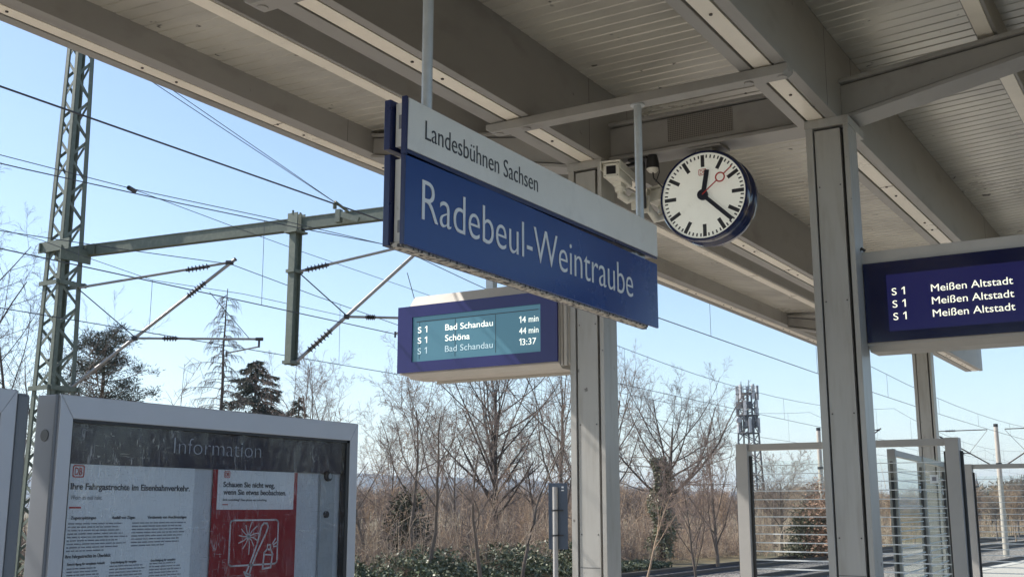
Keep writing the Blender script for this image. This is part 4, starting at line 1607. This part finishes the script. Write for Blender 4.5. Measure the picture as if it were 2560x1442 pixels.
def grow(rg, T, B, p, d, L, r, lv, P):
    """one branch and everything that grows on it; T takes the thick wood, B the twigs"""
    n = P['n'][lv]
    st = L / n
    pts, rad = [p], [r]
    wob, up = P['wob'][lv], P['up'][lv]
    tip = P['taper'][lv]
    dirs = [d]
    for i in range(n):
        d = norm((d[0] + rg.gauss(0, wob), d[1] + rg.gauss(0, wob), d[2] + rg.gauss(0, wob * 0.7) + up))
        p = (p[0] + d[0] * st, p[1] + d[1] * st, p[2] + d[2] * st)
        pts.append(p)
        dirs.append(d)
        rad.append(max(P['rmin'], r * (1 - (1 - tip) * (i + 1) / n)))
    (T if lv < P['split'] else B).add(pts, rad, P['sides'][lv])
    if lv + 1 >= P['levels']: return
    k = P['k'][lv]
    k = max(1, int(round(k * (0.8 + 0.4 * rg.random()))))
    s0 = P['s0'][lv]
    roll = rg.random() * 6.28
    for j in range(k):
        u = s0 + (1 - s0) * (j + rg.random() * 0.8) / k
        f = u * n
        i = min(int(f), n - 1)
        f -= i
        q = tuple(pts[i][c] * (1 - f) + pts[i + 1][c] * f for c in range(3))
        rr = rad[i] * (1 - f) + rad[i + 1] * f
        bd_ = dirs[i + 1]
        roll += 2.4 + rg.gauss(0, 0.35)
        ang = math.radians(P['ang'][lv] + rg.gauss(0, P['angv']))
        # perpendicular frame
        ref = (0, 0, 1) if abs(bd_[2]) < 0.9 else (1, 0, 0)
        a = norm((bd_[1] * ref[2] - bd_[2] * ref[1], bd_[2] * ref[0] - bd_[0] * ref[2], bd_[0] * ref[1] - bd_[1] * ref[0]))
        b_ = (bd_[1] * a[2] - bd_[2] * a[1], bd_[2] * a[0] - bd_[0] * a[2], bd_[0] * a[1] - bd_[1] * a[0])
        cr, sr = math.cos(roll), math.sin(roll)
        sa, ca = math.sin(ang), math.cos(ang)
        nd = tuple(bd_[c] * ca + (a[c] * cr + b_[c] * sr) * sa for c in range(3))
        shape = P['shape'](u) if lv == 0 else (1.0 - 0.45 * u)
        grow(rg, T, B, q, nd, L * P['len'][lv] * shape * (0.75 + 0.5 * rg.random()), max(P['rmin'], rr * P['rr'][lv]), lv + 1, P)


BARE = dict(levels=5, split=2, n=[10, 6, 4, 3, 2], sides=[7, 5, 4, 3, 3], k=[15, 7, 6, 4], s0=[0.28, 0.2, 0.15, 0.1], ang=[46, 42, 42, 40], angv=9,
            len=[0.46, 0.44, 0.42, 0.50], rr=[0.50, 0.56, 0.58, 0.6], wob=[0.05, 0.10, 0.14, 0.2, 0.25], up=[0.04, 0.07, 0.05, 0.04, 0.03],
            taper=[0.25, 0.3, 0.35, 0.4, 0.5], rmin=0.0040, shape=lambda u: 0.55 + 0.75 * math.sin(PI * min(1, max(0, (u - 0.15) / 0.95))))


def bare_tree(label, px, depth, ztop, seed, r=0.11, mat='twig', bark='bark', zb=-0.7, lean=(0, 0), group='bare trees behind the tracks', **kw):
    A = at_d(px, 1270, depth)
    P = dict(BARE)
    P.update(kw)
    rg = random.Random(seed)
    T, B = Chains(), Chains()
    h = ztop - zb
    grow(rg, T, B, (A.x, A.y, zb), norm((RT.x * lean[0], RT.y * lean[0], 1)), h * P.get('hk', 0.93), r, 0, P)
    root = thing('bare_tree', label, 'tree', (A.x, A.y, zb), group)
    T.mesh('trunk', M[bark], root)
    B.mesh('crown', M[mat], root)
    return root


def ztop(px, py, depth):
    return (at_d(px, py, depth)).z


OPEN = dict(k=[9, 6, 6, 5], ang=[40, 44, 44, 42], s0=[0.35, 0.25, 0.2, 0.1], len=[0.48, 0.46, 0.42, 0.5], wob=[0.11, 0.14, 0.16, 0.2, 0.25])
BUSHY = dict(k=[12, 8, 6, 5], s0=[0.05, 0.15, 0.1, 0.1], ang=[30, 34, 36, 38], len=[0.72, 0.5, 0.45, 0.5], up=[0.05, 0.10, 0.08, 0.05, 0.03], shape=lambda u: 1.15 - 0.75 * u)
BROAD = dict(k=[15, 9, 7, 6], s0=[0.36, 0.2, 0.15, 0.1], ang=[50, 40, 40, 40], len=[0.62, 0.46, 0.44, 0.5], taper=[0.12, 0.3, 0.35, 0.4, 0.5], shape=lambda u: 0.70 + 0.45 * math.sin(PI * min(1, u)), hk=0.85)

bare_tree('tall bare tree at the left edge behind the lattice mast', -150, 36, ztop(-100, 400, 36), 11, 0.20, 'twigg', 'barkd', **dict(BROAD, s0=[0.22, 0.2, 0.15, 0.1], len=[0.40, 0.46, 0.44, 0.5], k=[22, 8, 7, 5]))
bare_tree('low bare bush rising beside the foot of the lattice mast', 60, 38, ztop(60, 740, 38), 35, 0.10, 'twigg', 'barkd', **BUSHY)
bare_tree('bare shrub with long upright twigs above the notice cabinet', 800, 42, ztop(790, 935, 42), 12, 0.10, **BUSHY)
bare_tree('bare young tree at the right top corner of the notice cabinet', 925, 40, ztop(915, 985, 40), 13, 0.07, **dict(OPEN, s0=[0.2, 0.2, 0.15, 0.1]))
bare_tree('crooked thin bare tree leaning left above the far blue hill', 1045, 38, ztop(990, 985, 38), 14, 0.085, lean=(-0.10, 0), **OPEN)
bare_tree('thin bare tree leaning right left of the oval tree', 1070, 36, ztop(1100, 1000, 36), 15, 0.08, lean=(0.16, 0), **OPEN)
bare_tree('large bare tree with oval crown below the departure display', 1240, 50, ztop(1240, 935, 50), 16, 0.19, 'twigg', 'barkd', k=[28, 8, 6, 5], s0=[0.24, 0.2, 0.15, 0.1], ang=[40, 40, 42, 40], len=[0.46, 0.42, 0.42, 0.5], wob=[0.02, 0.07, 0.14, 0.2, 0.25])
bare_tree('slim bare tree in front of the oval tree with a dark knot of twigs', 1205, 34, ztop(1190, 1085, 34), 17, 0.07, lean=(-0.05, 0), **OPEN)
bare_tree('bare tree with upswept limbs left of the middle column', 1400, 44, ztop(1370, 950, 44), 18, 0.13, **dict(BUSHY, s0=[0.15, 0.15, 0.1, 0.1], lean=None) if False else dict(k=[13, 7, 5, 4], s0=[0.18, 0.2, 0.1, 0.1], ang=[32, 36, 40, 40], len=[0.55, 0.45, 0.42, 0.5]))
bare_tree('wide spreading bare tree right of the middle column', 1650, 52, ztop(1660, 1005, 52), 19, 0.24, 'twigg', 'barkd', **BROAD)
bare_tree('grey bare tree half hidden behind the middle column', 1500, 48, ztop(1500, 960, 48), 20, 0.13, **BUSHY)
bare_tree('small bare tree between the spreading tree and the glass screen', 1790, 46, ztop(1790, 1090, 46), 21, 0.08, **BUSHY)
bare_tree('bare tree behind the left pane of the glass screen', 1950, 60, ztop(1940, 1165, 60), 22, 0.10, **dict(BROAD, s0=[0.2, 0.2, 0.1, 0.1]))
bare_tree('pale thin bare tree in front of the thicket below the spreading tree', 1610, 34, ztop(1600, 1200, 34), 23, 0.04, 'twig', 'reed', **OPEN)
bare_tree('thin forked bare tree in the gap beside the oval tree', 1305, 38, ztop(1320, 1040, 38), 24, 0.07, **OPEN)
bare_tree('bare bush at the foot of the glass screen post', 1735, 37, ztop(1735, 1175, 37), 25, 0.05, 'twig', 'bark', **BUSHY)
bare_tree('bare tree low behind the crooked tree', 975, 55, ztop(960, 1070, 55), 26, 0.09, **dict(BROAD, s0=[0.2, 0.2, 0.1, 0.1]))
bare_tree('tangled bare tree right of the oval tree in the second row', 1340, 62, ztop(1350, 1080, 62), 27, 0.12, 'twigg', 'barkd', **BROAD)
bare_tree('tangled bare tree left of the oval tree in the second row', 1140, 60, ztop(1140, 1050, 60), 28, 0.11, **BROAD)


# thin dead conifer
def dead_conifer(label, px, depth, ztp, seed):
    A = at_d(px, 1270, depth)
    rg = random.Random(seed)
    T, B = Chains(), Chains()
    zb = -0.7
    h = ztp - zb
    n = 14
    pts = [(A.x + rg.gauss(0, 0.012) * (i > 0), A.y + rg.gauss(0, 0.012) * (i > 0), zb + h * i / n) for i in range(n + 1)]
    T.add(pts, [0.115 * (1 - 0.93 * i / n) + 0.006 for i in range(n + 1)], 7)
    k = 84
    for j in range(k):
        u = 0.40 + 0.58 * j / k
        z = zb + h * u
        a = j * 2.4 + rg.gauss(0, 0.3)
        L = (2.7 * (1 - u) ** 0.85 + 0.12) * (0.45 + 0.75 * rg.random())
        d = (math.cos(a), math.sin(a))
        pp = [(A.x + d[0] * L * q, A.y + d[1] * L * q, z + 0.10 * L * math.sin(q * 2.2) - 0.30 * L * q * q + (0.16 * L * q ** 3)) for q in (0, 0.25, 0.5, 0.75, 1.0)]
        T.add(pp, [0.020 * (1 - u) + 0.010, 0.010, 0.008, 0.007, 0.005], 4)
        for m in range(int(6 + L * 18)):
            q = 0.25 + 0.75 * rg.random()
            x0 = (A.x + d[0] * L * q, A.y + d[1] * L * q, z + 0.10 * L * math.sin(q * 2.2) - 0.30 * L * q * q + (0.16 * L * q ** 3))
            s = rg.choice((-1, 1))
            l_ = 0.10 + 0.30 * rg.random()
            x1 = (x0[0] + d[0] * l_ * 0.35 - d[1] * s * l_ * 0.25, x0[1] + d[1] * l_ * 0.35 + d[0] * s * l_ * 0.25, x0[2] - l_ * 0.35)
            x2 = (x1[0] + d[0] * l_ * 0.15 - d[1] * s * l_ * 0.1, x1[1] + d[1] * l_ * 0.15 + d[0] * s * l_ * 0.1, x1[2] - l_ * 0.45)
            B.add([x0, x1, x2], [0.006, 0.0055, 0.005], 3)
    root = thing('dead_conifer', label, 'tree', (A.x, A.y, zb), 'conifers behind the tracks')
    T.mesh('trunk', M['barkd'], root)
    B.mesh('crown', M['twigg'], root)


dead_conifer('thin dead conifer with drooping bare branches left of the dark spruce', 540, 38, ztop(540, 700, 38), 31)


def sprays(rg, pos, dirs, size, wid):
    """small needle or leaf faces: one quad each, given centres and directions"""
    V, Q = [], []
    for p, d in zip(pos, dirs):
        d = norm(d)
        s = norm((rg.gauss(0, 1), rg.gauss(0, 1), rg.gauss(0, 1)))
        s = norm((d[1] * s[2] - d[2] * s[1], d[2] * s[0] - d[0] * s[2], d[0] * s[1] - d[1] * s[0]))
        L = size * (0.6 + 0.8 * rg.random())
        w = wid * (0.6 + 0.8 * rg.random())
        b = len(V)
        V += [(p[0] - s[0] * w, p[1] - s[1] * w, p[2] - s[2] * w), (p[0] + s[0] * w, p[1] + s[1] * w, p[2] + s[2] * w),
              (p[0] + d[0] * L + s[0] * w * 0.4, p[1] + d[1] * L + s[1] * w * 0.4, p[2] + d[2] * L + s[2] * w * 0.4), (p[0] + d[0] * L - s[0] * w * 0.4, p[1] + d[1] * L - s[1] * w * 0.4, p[2] + d[2] * L - s[2] * w * 0.4)]
        Q.append((b, b + 1, b + 2, b + 3))
    return V, Q


def spruce(label, px, depth, ztp, R, seed, u0=0.12, dens=1.0, mat='need', pw=0.75):
    A = at_d(px, 1270, depth)
    rg = random.Random(seed)
    T = Chains()
    zb = -0.7
    h = ztp - zb
    T.add([(A.x, A.y, zb + h * i / 6) for i in range(7)], [0.14 * (1 - 0.9 * i / 6) + 0.01 for i in range(7)], 7)
    pos, dr = [], []
    nb = int(150 * dens)
    for j in range(nb):
        u = u0 + (1 - u0) * (j / nb)
        z = zb + h * u
        a = rg.random() * 2 * PI
        L = R * ((1 - u) ** pw * 1.05 + 0.03) * (0.55 + 0.6 * rg.random())
        d = (math.cos(a), math.sin(a))

        def at(q): return (A.x + d[0] * L * q, A.y + d[1] * L * q, z - 0.28 * L * q * q + 0.12 * L * q ** 4)
        T.add([at(0), at(0.5), at(1.0)], [0.022, 0.013, 0.006], 3)
        for m in range(int((14 + 70 * L / R) * dens)):
            q = 0.15 + 0.85 * rg.random() ** 0.7
            x0 = at(q)
            s = rg.gauss(0, 0.26) * (1.1 - q) * L + rg.gauss(0, 0.04)
            pos.append((x0[0] - d[1] * s, x0[1] + d[0] * s, x0[2] - abs(rg.gauss(0, 0.06))))
            dr.append((d[0] * 0.6 + rg.gauss(0, 0.5), d[1] * 0.6 + rg.gauss(0, 0.5), -0.35 + rg.gauss(0, 0.35)))
    V, Q = sprays(rg, pos, dr, 0.17, 0.028)
    root = thing('spruce_tree', label, 'tree', (A.x, A.y, zb), 'conifers behind the tracks')
    T.mesh('trunk', M['barkd'], root)
    np_mesh('crown', V, Q, M[mat], root)


spruce('dark green spruce with irregular pointed crown right of the dead conifer', 625, 46, ztop(622, 890, 46), 3.1, 41, dens=1.6, pw=0.55)
spruce('small dark conifer just right of the larger spruce', 738, 50, ztop(738, 985, 50), 1.6, 42, dens=0.8, pw=0.6)


def pine(label, px, depth, ztp, seed, R=2.2, lean=0.0):
    A = at_d(px, 1270, depth)
    rg = random.Random(seed)
    T = Chains()
    zb = -0.7
    h = ztp - zb
    P0 = Vector((A.x, A.y, zb))
    n = 8
    tr = [(A.x + RT.x * lean * h * (i / n) ** 1.5, A.y + RT.y * lean * h * (i / n) ** 1.5, zb + h * i / n) for i in range(n + 1)]
    T.add(tr, [0.17 * (1 - 0.85 * i / n) + 0.012 for i in range(n + 1)], 7)
    pos, dr = [], []
    for j in range(58):
        u = 0.40 + 0.59 * j / 58
        i = min(n - 1, int(u * n))
        f = u * n - i
        b0_ = Vector(tr[i]).lerp(Vector(tr[i + 1]), f)
        a = j * 2.4 + rg.gauss(0, 0.4)
        L = R * (1.05 - 0.75 * max(0, (u - 0.5) / 0.5)) * (0.45 + 0.6 * rg.random())
        d = Vector((math.cos(a), math.sin(a), 0.22 + 0.25 * rg.random()))
        p1 = b0_ + d * L * 0.5 + Vector((0, 0, -0.05 * L))
        p2 = b0_ + d * L + Vector((0, 0, 0.06 * L))
        T.add([tuple(b0_), tuple(p1), tuple(p2)], [0.045 * (1.1 - u), 0.022, 0.010], 4)
        for c in range(6):
            q = 0.45 + 0.6 * rg.random()
            c0 = b0_.lerp(p2, q) + Vector((rg.gauss(0, 0.20), rg.gauss(0, 0.20), rg.gauss(0.05, 0.10)))
            T.add([tuple(b0_.lerp(p2, q * 0.8)), tuple(b0_.lerp(p2, q * 0.9) + Vector((0, 0, 0.03))), tuple(c0)], [0.012, 0.009, 0.006], 3)
            rc = 0.14 + 0.16 * rg.random()
            for m in range(62):
                e = Vector((rg.gauss(0, 1), rg.gauss(0, 1), rg.gauss(0, 0.62))) * rc * 0.62
                pos.append(tuple(c0 + e))
                dr.append((e.x + rg.gauss(0, 0.1), e.y + rg.gauss(0, 0.1), e.z + 0.1))
    V, Q = sprays(rg, pos, dr, 0.11, 0.014)
    root = thing('pine_tree', label, 'tree', P0, 'conifers behind the tracks')
    T.mesh('trunk', M['barkr'], root)
    np_mesh('crown', V, Q, M['need2'], root)


pine('scots pine with clumped needles and reddish limbs right of the lattice mast', 235, 42, ztop(245, 825, 42), 51, 2.7)

# ivy on the spreading tree, dead-leaved beech shrub and yew beside the far mast
A = at_d(1655, 1270, 51.6)
rg = random.Random(61)
pos, dr = [], []
for i in range(5200):
    z = -0.6 + rg.random() ** 0.8 * 4.6
    a = rg.random() * 6.28
    rr = (0.30 + 0.42 * rg.random()) * (1.15 - 0.14 * z) * (0.8 + 0.3 * math.sin(z * 3 + a))
    pos.append((A.x + rr * math.cos(a), A.y + rr * math.sin(a), z))
    dr.append((math.cos(a) + rg.gauss(0, 0.6), math.sin(a) + rg.gauss(0, 0.6), -0.6 + rg.gauss(0, 0.4)))
V, Q = sprays(rg, pos, dr, 0.10, 0.045)
tag(np_mesh('ivy', V, Q, M['ivy2']), 'ivy climbing the trunk of the wide spreading tree', 'ivy')


def leafy(name, label, cat, px, depth, zlo, zhi, R, n, mat, seed, size, wid, stems='barkd', cone=False, group=None):
    A = at_d(px, 1270, depth)
    rg = random.Random(seed)
    T = Chains()
    root = thing(name, label, cat, (A.x, A.y, zlo), group)
    for k in range(9):
        a = rg.random() * 6.28
        T.add([(A.x, A.y, zlo), (A.x + 0.3 * R * math.cos(a), A.y + 0.3 * R * math.sin(a), zlo + (zhi - zlo) * 0.4), (A.x + 0.6 * R * math.cos(a), A.y + 0.6 * R * math.sin(a), zlo + (zhi - zlo) * 0.85)], [0.04, 0.025, 0.01], 4)
    T.mesh('stems', M[stems], root)
    cl_ = []
    for k in range(60):
        u = rg.random()
        a = rg.random() * 6.28
        pr = R * ((1 - u * 0.9) if cone else math.sin(PI * min(0.98, max(0.12, u * 0.9 + 0.1))) ** 0.6) * (0.45 + 0.55 * rg.random())
        cl_.append((A.x + pr * math.cos(a), A.y + pr * math.sin(a), zlo + (zhi - zlo) * u))
    pos, dr = [], []
    for i in range(n):
        c = cl_[int(rg.random() * 60)]
        e = (rg.gauss(0, 0.24) * R, rg.gauss(0, 0.24) * R, rg.gauss(0, 0.16) * R)
        pos.append((c[0] + e[0], c[1] + e[1], max(zlo, c[2] + e[2])))
        dr.append((e[0] + rg.gauss(0, 0.2), e[1] + rg.gauss(0, 0.2), e[2] - 0.1 + rg.gauss(0, 0.2)))
    V, Q = sprays(rg, pos, dr, size, wid)
    np_mesh('foliage', V, Q, M[mat], root)


leafy('shrub', 'dark green yew shrub behind the striped glass beside the far mast', 'shrub', 2030, 55, -0.8, ztop(2030, 1265, 55), 1.25, 6000, 'hedge', 71, 0.14, 0.035, cone=True)
leafy('shrub', 'beech shrub with rusty dead leaves beside the dark yew at the far mast', 'shrub', 2070, 54, -0.8, ztop(2062, 1215, 54), 1.35, 4200, 'deadleaf', 72, 0.10, 0.05)
leafy('shrub', 'dark evergreen bush at the foot of the crooked tree in the thicket', 'shrub', 1022, 44, -0.6, ztop(1022, 1235, 44), 0.85, 2600, 'hedge', 73, 0.12, 0.04)

# ivy bank along the far track
rg = random.Random(81)
pos, dr, mi = [], [], []
for i in range(36000):
    x = 14 + 32 * rg.random()
    yy = 20.2 + rg.random() ** 1.3 * 2.8 + tdev(x)
    hh = 0.62 + 0.28 * math.sin(x * 1.3) + 0.18 * math.sin(x * 3.7 + 1) + 0.12 * math.sin(x * 9.0)
    hh *= min(1.0, (yy - tdev(x) - 19.9) / 1.2)
    if x > 39: hh *= max(0.15, 1 - (x - 39) / 6)
    pos.append((x, yy, -0.75 + hh * (0.35 + 0.75 * rg.random() ** 0.5) + rg.gauss(0, 0.04)))
    dr.append((rg.gauss(0, 0.7), -0.5 + rg.gauss(0, 0.6), rg.gauss(-0.2, 0.5)))
V, Q = sprays(rg, pos, dr, 0.085, 0.045)
np_mesh('ivy_bank', V, Q, [M['ivy'], M['ivy2']], None, [0 if rg.random() < 0.6 else 1 for _ in Q], kind='stuff')


# thicket of thin stems behind the tracks
def thicket(name, n, xr, yr, hr, seed, mats, r=(0.006, 0.012), dens=None, fine=7):
    rg = random.Random(seed)
    C = [Chains() for _ in mats]
    for i in range(n):
        x = xr[0] + (xr[1] - xr[0]) * rg.random()
        y = yr[0] + (yr[1] - yr[0]) * rg.random() ** 1.2 + tdev(x)
        h = hr[0] + (hr[1] - hr[0]) * rg.random() ** 1.5
        h *= 0.72 + 0.28 * math.sin(x * 0.7 + y * 0.5) + 0.18 * math.sin(x * 2.1)
        h *= 0.75 + 0.45 * math.sin(x * 1.7 + 2.0 * math.sin(y * 0.9))
        h = max(0.5, h)
        arch = rg.random() < 0.28                     # some canes bend over like brambles
        tl = 0.75 if arch else 0.2
        d = norm((rg.gauss(0, tl), rg.gauss(0, tl), 1))
        c = C[int(rg.random() * len(C))]
        p = (x, y, -0.75)
        r0 = r[0] + (r[1] - r[0]) * rg.random()
        pts = [p]
        for k in range(3):
            d = norm((d[0] + rg.gauss(0, 0.13), d[1] + rg.gauss(0, 0.13), d[2] - (0.45 if arch else 0.0)))
            p = (p[0] + d[0] * h / 3, p[1] + d[1] * h / 3, p[2] + d[2] * h / 3)
            pts.append(p)
        c.add(pts, [r0, r0 * 0.85, r0 * 0.65, r0 * 0.4], 3)
        for k in range(int(fine * (0.6 + 0.8 * rg.random()))):
            q = 0.12 + 0.88 * rg.random()
            j_ = min(2, int(q * 3))
            f = q * 3 - j_
            s = tuple(pts[j_][m] * (1 - f) + pts[j_ + 1][m] * f for m in range(3))
            e = norm((rg.gauss(0, 1), rg.gauss(0, 1), 0.55 + rg.gauss(0, 0.4)))
            l_ = 0.15 + 0.5 * rg.random()
            m1 = (s[0] + e[0] * l_ * 0.5, s[1] + e[1] * l_ * 0.5, s[2] + e[2] * l_ * 0.5 + 0.02)
            m2 = (s[0] + e[0] * l_ + rg.gauss(0, 0.04), s[1] + e[1] * l_ + rg.gauss(0, 0.04), s[2] + e[2] * l_ + 0.07)
            c.add([s, m1, m2], [r0 * 0.5, r0 * 0.4, r0 * 0.3], 3)
    V, Q, mi, base = [], [], [], 0
    for k, c in enumerate(C):
        o = c.mesh('tmp', M[mats[k]])
        me = o.data
        v = np.empty(len(me.vertices) * 3, dtype=np.float32)
        me.vertices.foreach_get('co', v)
        q = np.empty(len(me.loops), dtype=np.int32)
        me.loops.foreach_get('vertex_index', q)
        V.append(v.reshape(-1, 3))
        Q.append(q.reshape(-1, 4) + base)
        mi += [k] * (len(q) // 4)
        base += len(me.vertices)
        bpy.data.objects.remove(o)
        bpy.data.meshes.remove(me)
    np_mesh(name, np.concatenate(V), np.concatenate(Q), [M[m] for m in mats], None, mi, kind='stuff')


thicket('thicket', 8200, (14, 62), (21.5, 31), (1.0, 3.8), 91, ('reed', 'reed2', 'twig', 'twigg'))
thicket('tangled_undergrowth', 560, (17, 60), (24, 38), (4.2, 8.0), 93, ('twig', 'twigg', 'reed'), r=(0.012, 0.022), fine=48)
thicket('scrub', 3800, (55, 150), (18.5, 60), (2.0, 4.6), 92, ('reed', 'twig', 'reed2'), r=(0.012, 0.022), fine=9)


thicket('hedgerow', 5200, (6, 44), (-22, -15), (3.6, 7.6), 97, ('barkd', 'twigg', 'barkr'), r=(0.02, 0.05), fine=11)


# far woodland that reads as one grey-brown mass
def woodland(name, n, dr_, az, hr, seed, mats, fine=26):
    rg = random.Random(seed)
    C = [Chains() for _ in mats]
    for i in range(n):
        D = dr_[0] + (dr_[1] - dr_[0]) * rg.random()
        px = az[0] + (az[1] - az[0]) * rg.random()
        A = at_d(px, 1270, D)
        h = (1.65 + D * 0.0185) * (hr[0] + (hr[1] - hr[0]) * rg.random()) * (0.9 + 0.15 * math.sin(px * 0.013) + 0.1 * math.sin(px * 0.05))
        c = C[int(rg.random() * len(C))]
        r0 = 0.022 + 0.00020 * D
        c.add([(A.x, A.y, -0.8), (A.x, A.y, h * 0.5), (A.x + rg.gauss(0, 0.3), A.y + rg.gauss(0, 0.3), h)], [r0 * 1.6, r0, r0 * 0.4], 4)
        for k in range(fine):
            u = 0.15 + 0.8 * rg.random()
            a = rg.random() * 6.28
            l_ = h * 0.36 * (0.5 + 0.6 * rg.random()) * (1.15 - 0.6 * u)
            s = (A.x, A.y, h * u)
            e = (math.cos(a) * 0.65, math.sin(a) * 0.65, 0.75)
            p1 = (s[0] + e[0] * l_ * 0.5, s[1] + e[1] * l_ * 0.5, s[2] + e[2] * l_ * 0.5)
            p2 = (s[0] + e[0] * l_ * 0.9 + rg.gauss(0, 0.15), s[1] + e[1] * l_ * 0.9 + rg.gauss(0, 0.15), s[2] + e[2] * l_ * 1.05)
            c.add([s, p1, p2], [r0 * 0.6, r0 * 0.45, r0 * 0.25], 3)
            for m in range(3):
                t = p1 if m else p2
                c.add([t, (t[0] + rg.gauss(0, 0.3), t[1] + rg.gauss(0, 0.3), t[2] + 0.3 + rg.random() * 0.2), (t[0] + rg.gauss(0, 0.6), t[1] + rg.gauss(0, 0.6), t[2] + 0.7 + rg.random() * 0.5)], [r0 * 0.35, r0 * 0.3, r0 * 0.2], 3)
    V, Q, mi, base = [], [], [], 0
    for k, c in enumerate(C):
        o = c.mesh('tmp', M[mats[k]])
        me = o.data
        v = np.empty(len(me.vertices) * 3, dtype=np.float32)
        me.vertices.foreach_get('co', v)
        q = np.empty(len(me.loops), dtype=np.int32)
        me.loops.foreach_get('vertex_index', q)
        V.append(v.reshape(-1, 3))
        Q.append(q.reshape(-1, 4) + base)
        mi += [k] * (len(q) // 4)
        base += len(me.vertices)
        bpy.data.objects.remove(o)
        bpy.data.meshes.remove(me)
    np_mesh(name, np.concatenate(V), np.concatenate(Q), [M[m] for m in mats], None, mi, kind='stuff')


woodland('woodland', 700, (75, 260), (850, 2620), (0.55, 0.95), 95, ('twig', 'twigg', 'reed'))
for px, dd, py, R, lab in ((2455, 190, 1228, 3.4, 'dark round evergreen on the skyline below the church spire'), (2512, 175, 1214, 2.2, 'dark pointed evergreen on the skyline right of the church spire'), (2560, 180, 1216, 3.2, 'dark evergreen on the skyline cut by the right edge')):
    leafy('evergreen_tree', lab, 'tree', px, dd, -0.8, ztop(px, py, dd), R, 2600, 'need', int(px), 0.7, 0.16, group='dark evergreens on the skyline')

# ------------------------------------------------------------------ distant hills
hl = MB()
pts_t = [(-700, 1186), (-200, 1180), (200, 1187), (600, 1180), (900, 1184), (1100, 1191), (1300, 1199), (1500, 1210), (1750, 1226), (2000, 1236), (2250, 1240), (2600, 1236), (3000, 1242), (3500, 1244)]
rg = random.Random(3)
top, foot = [], []
for k in range(160):
    px = -700 + 4200 * k / 159
    py = np.interp(px, [p[0] for p in pts_t], [p[1] for p in pts_t]) + 1.5 * math.sin(k * 0.9) + rg.gauss(0, 1.0)
    d = ray(px, 1270)
    dh = Vector((d.x, d.y, 0)).normalized()
    D = 2600
    tpt = at_d(px, py, D)
    top.append(Vector((tpt.x, tpt.y, tpt.z)))
    foot.append(Vector((tpt.x, tpt.y, -1)) - dh * 520)
back = [Vector((p.x, p.y, -1)) + (Vector((p.x, p.y, 0)).normalized() * 700) for p in top]
n = len(top)
mid = [f_.lerp(t_, 0.55) + UZ * (8 + rg.gauss(0, 3)) for f_, t_ in zip(foot, top)]
hl.add(foot + mid + top + back, [(r * n + i, r * n + i + 1, (r + 1) * n + i + 1, (r + 1) * n + i) for r in range(3) for i in range(n - 1)])
hl.build('hills', M['hill'], kind='structure')

# ------------------------------------------------------------------ air between here and the hills
hz = MB()
hz.box(-900, 4600, -1200, 4000, -3.0, 130.0)
mh_, t, b = new_mat("haze_air")
t.nodes.remove(b)
pv = t.nodes.new("ShaderNodeVolumePrincipled")
pv.inputs["Color"].default_value = (0.74, 0.86, 1.0, 1)
pv.inputs["Density"].default_value = 0.00026
pv.inputs["Anisotropy"].default_value = 0.2
t.links.new(pv.outputs[0], t.nodes["Material Output"].inputs["Volume"])
hz.build('haze', mh_, kind='stuff')
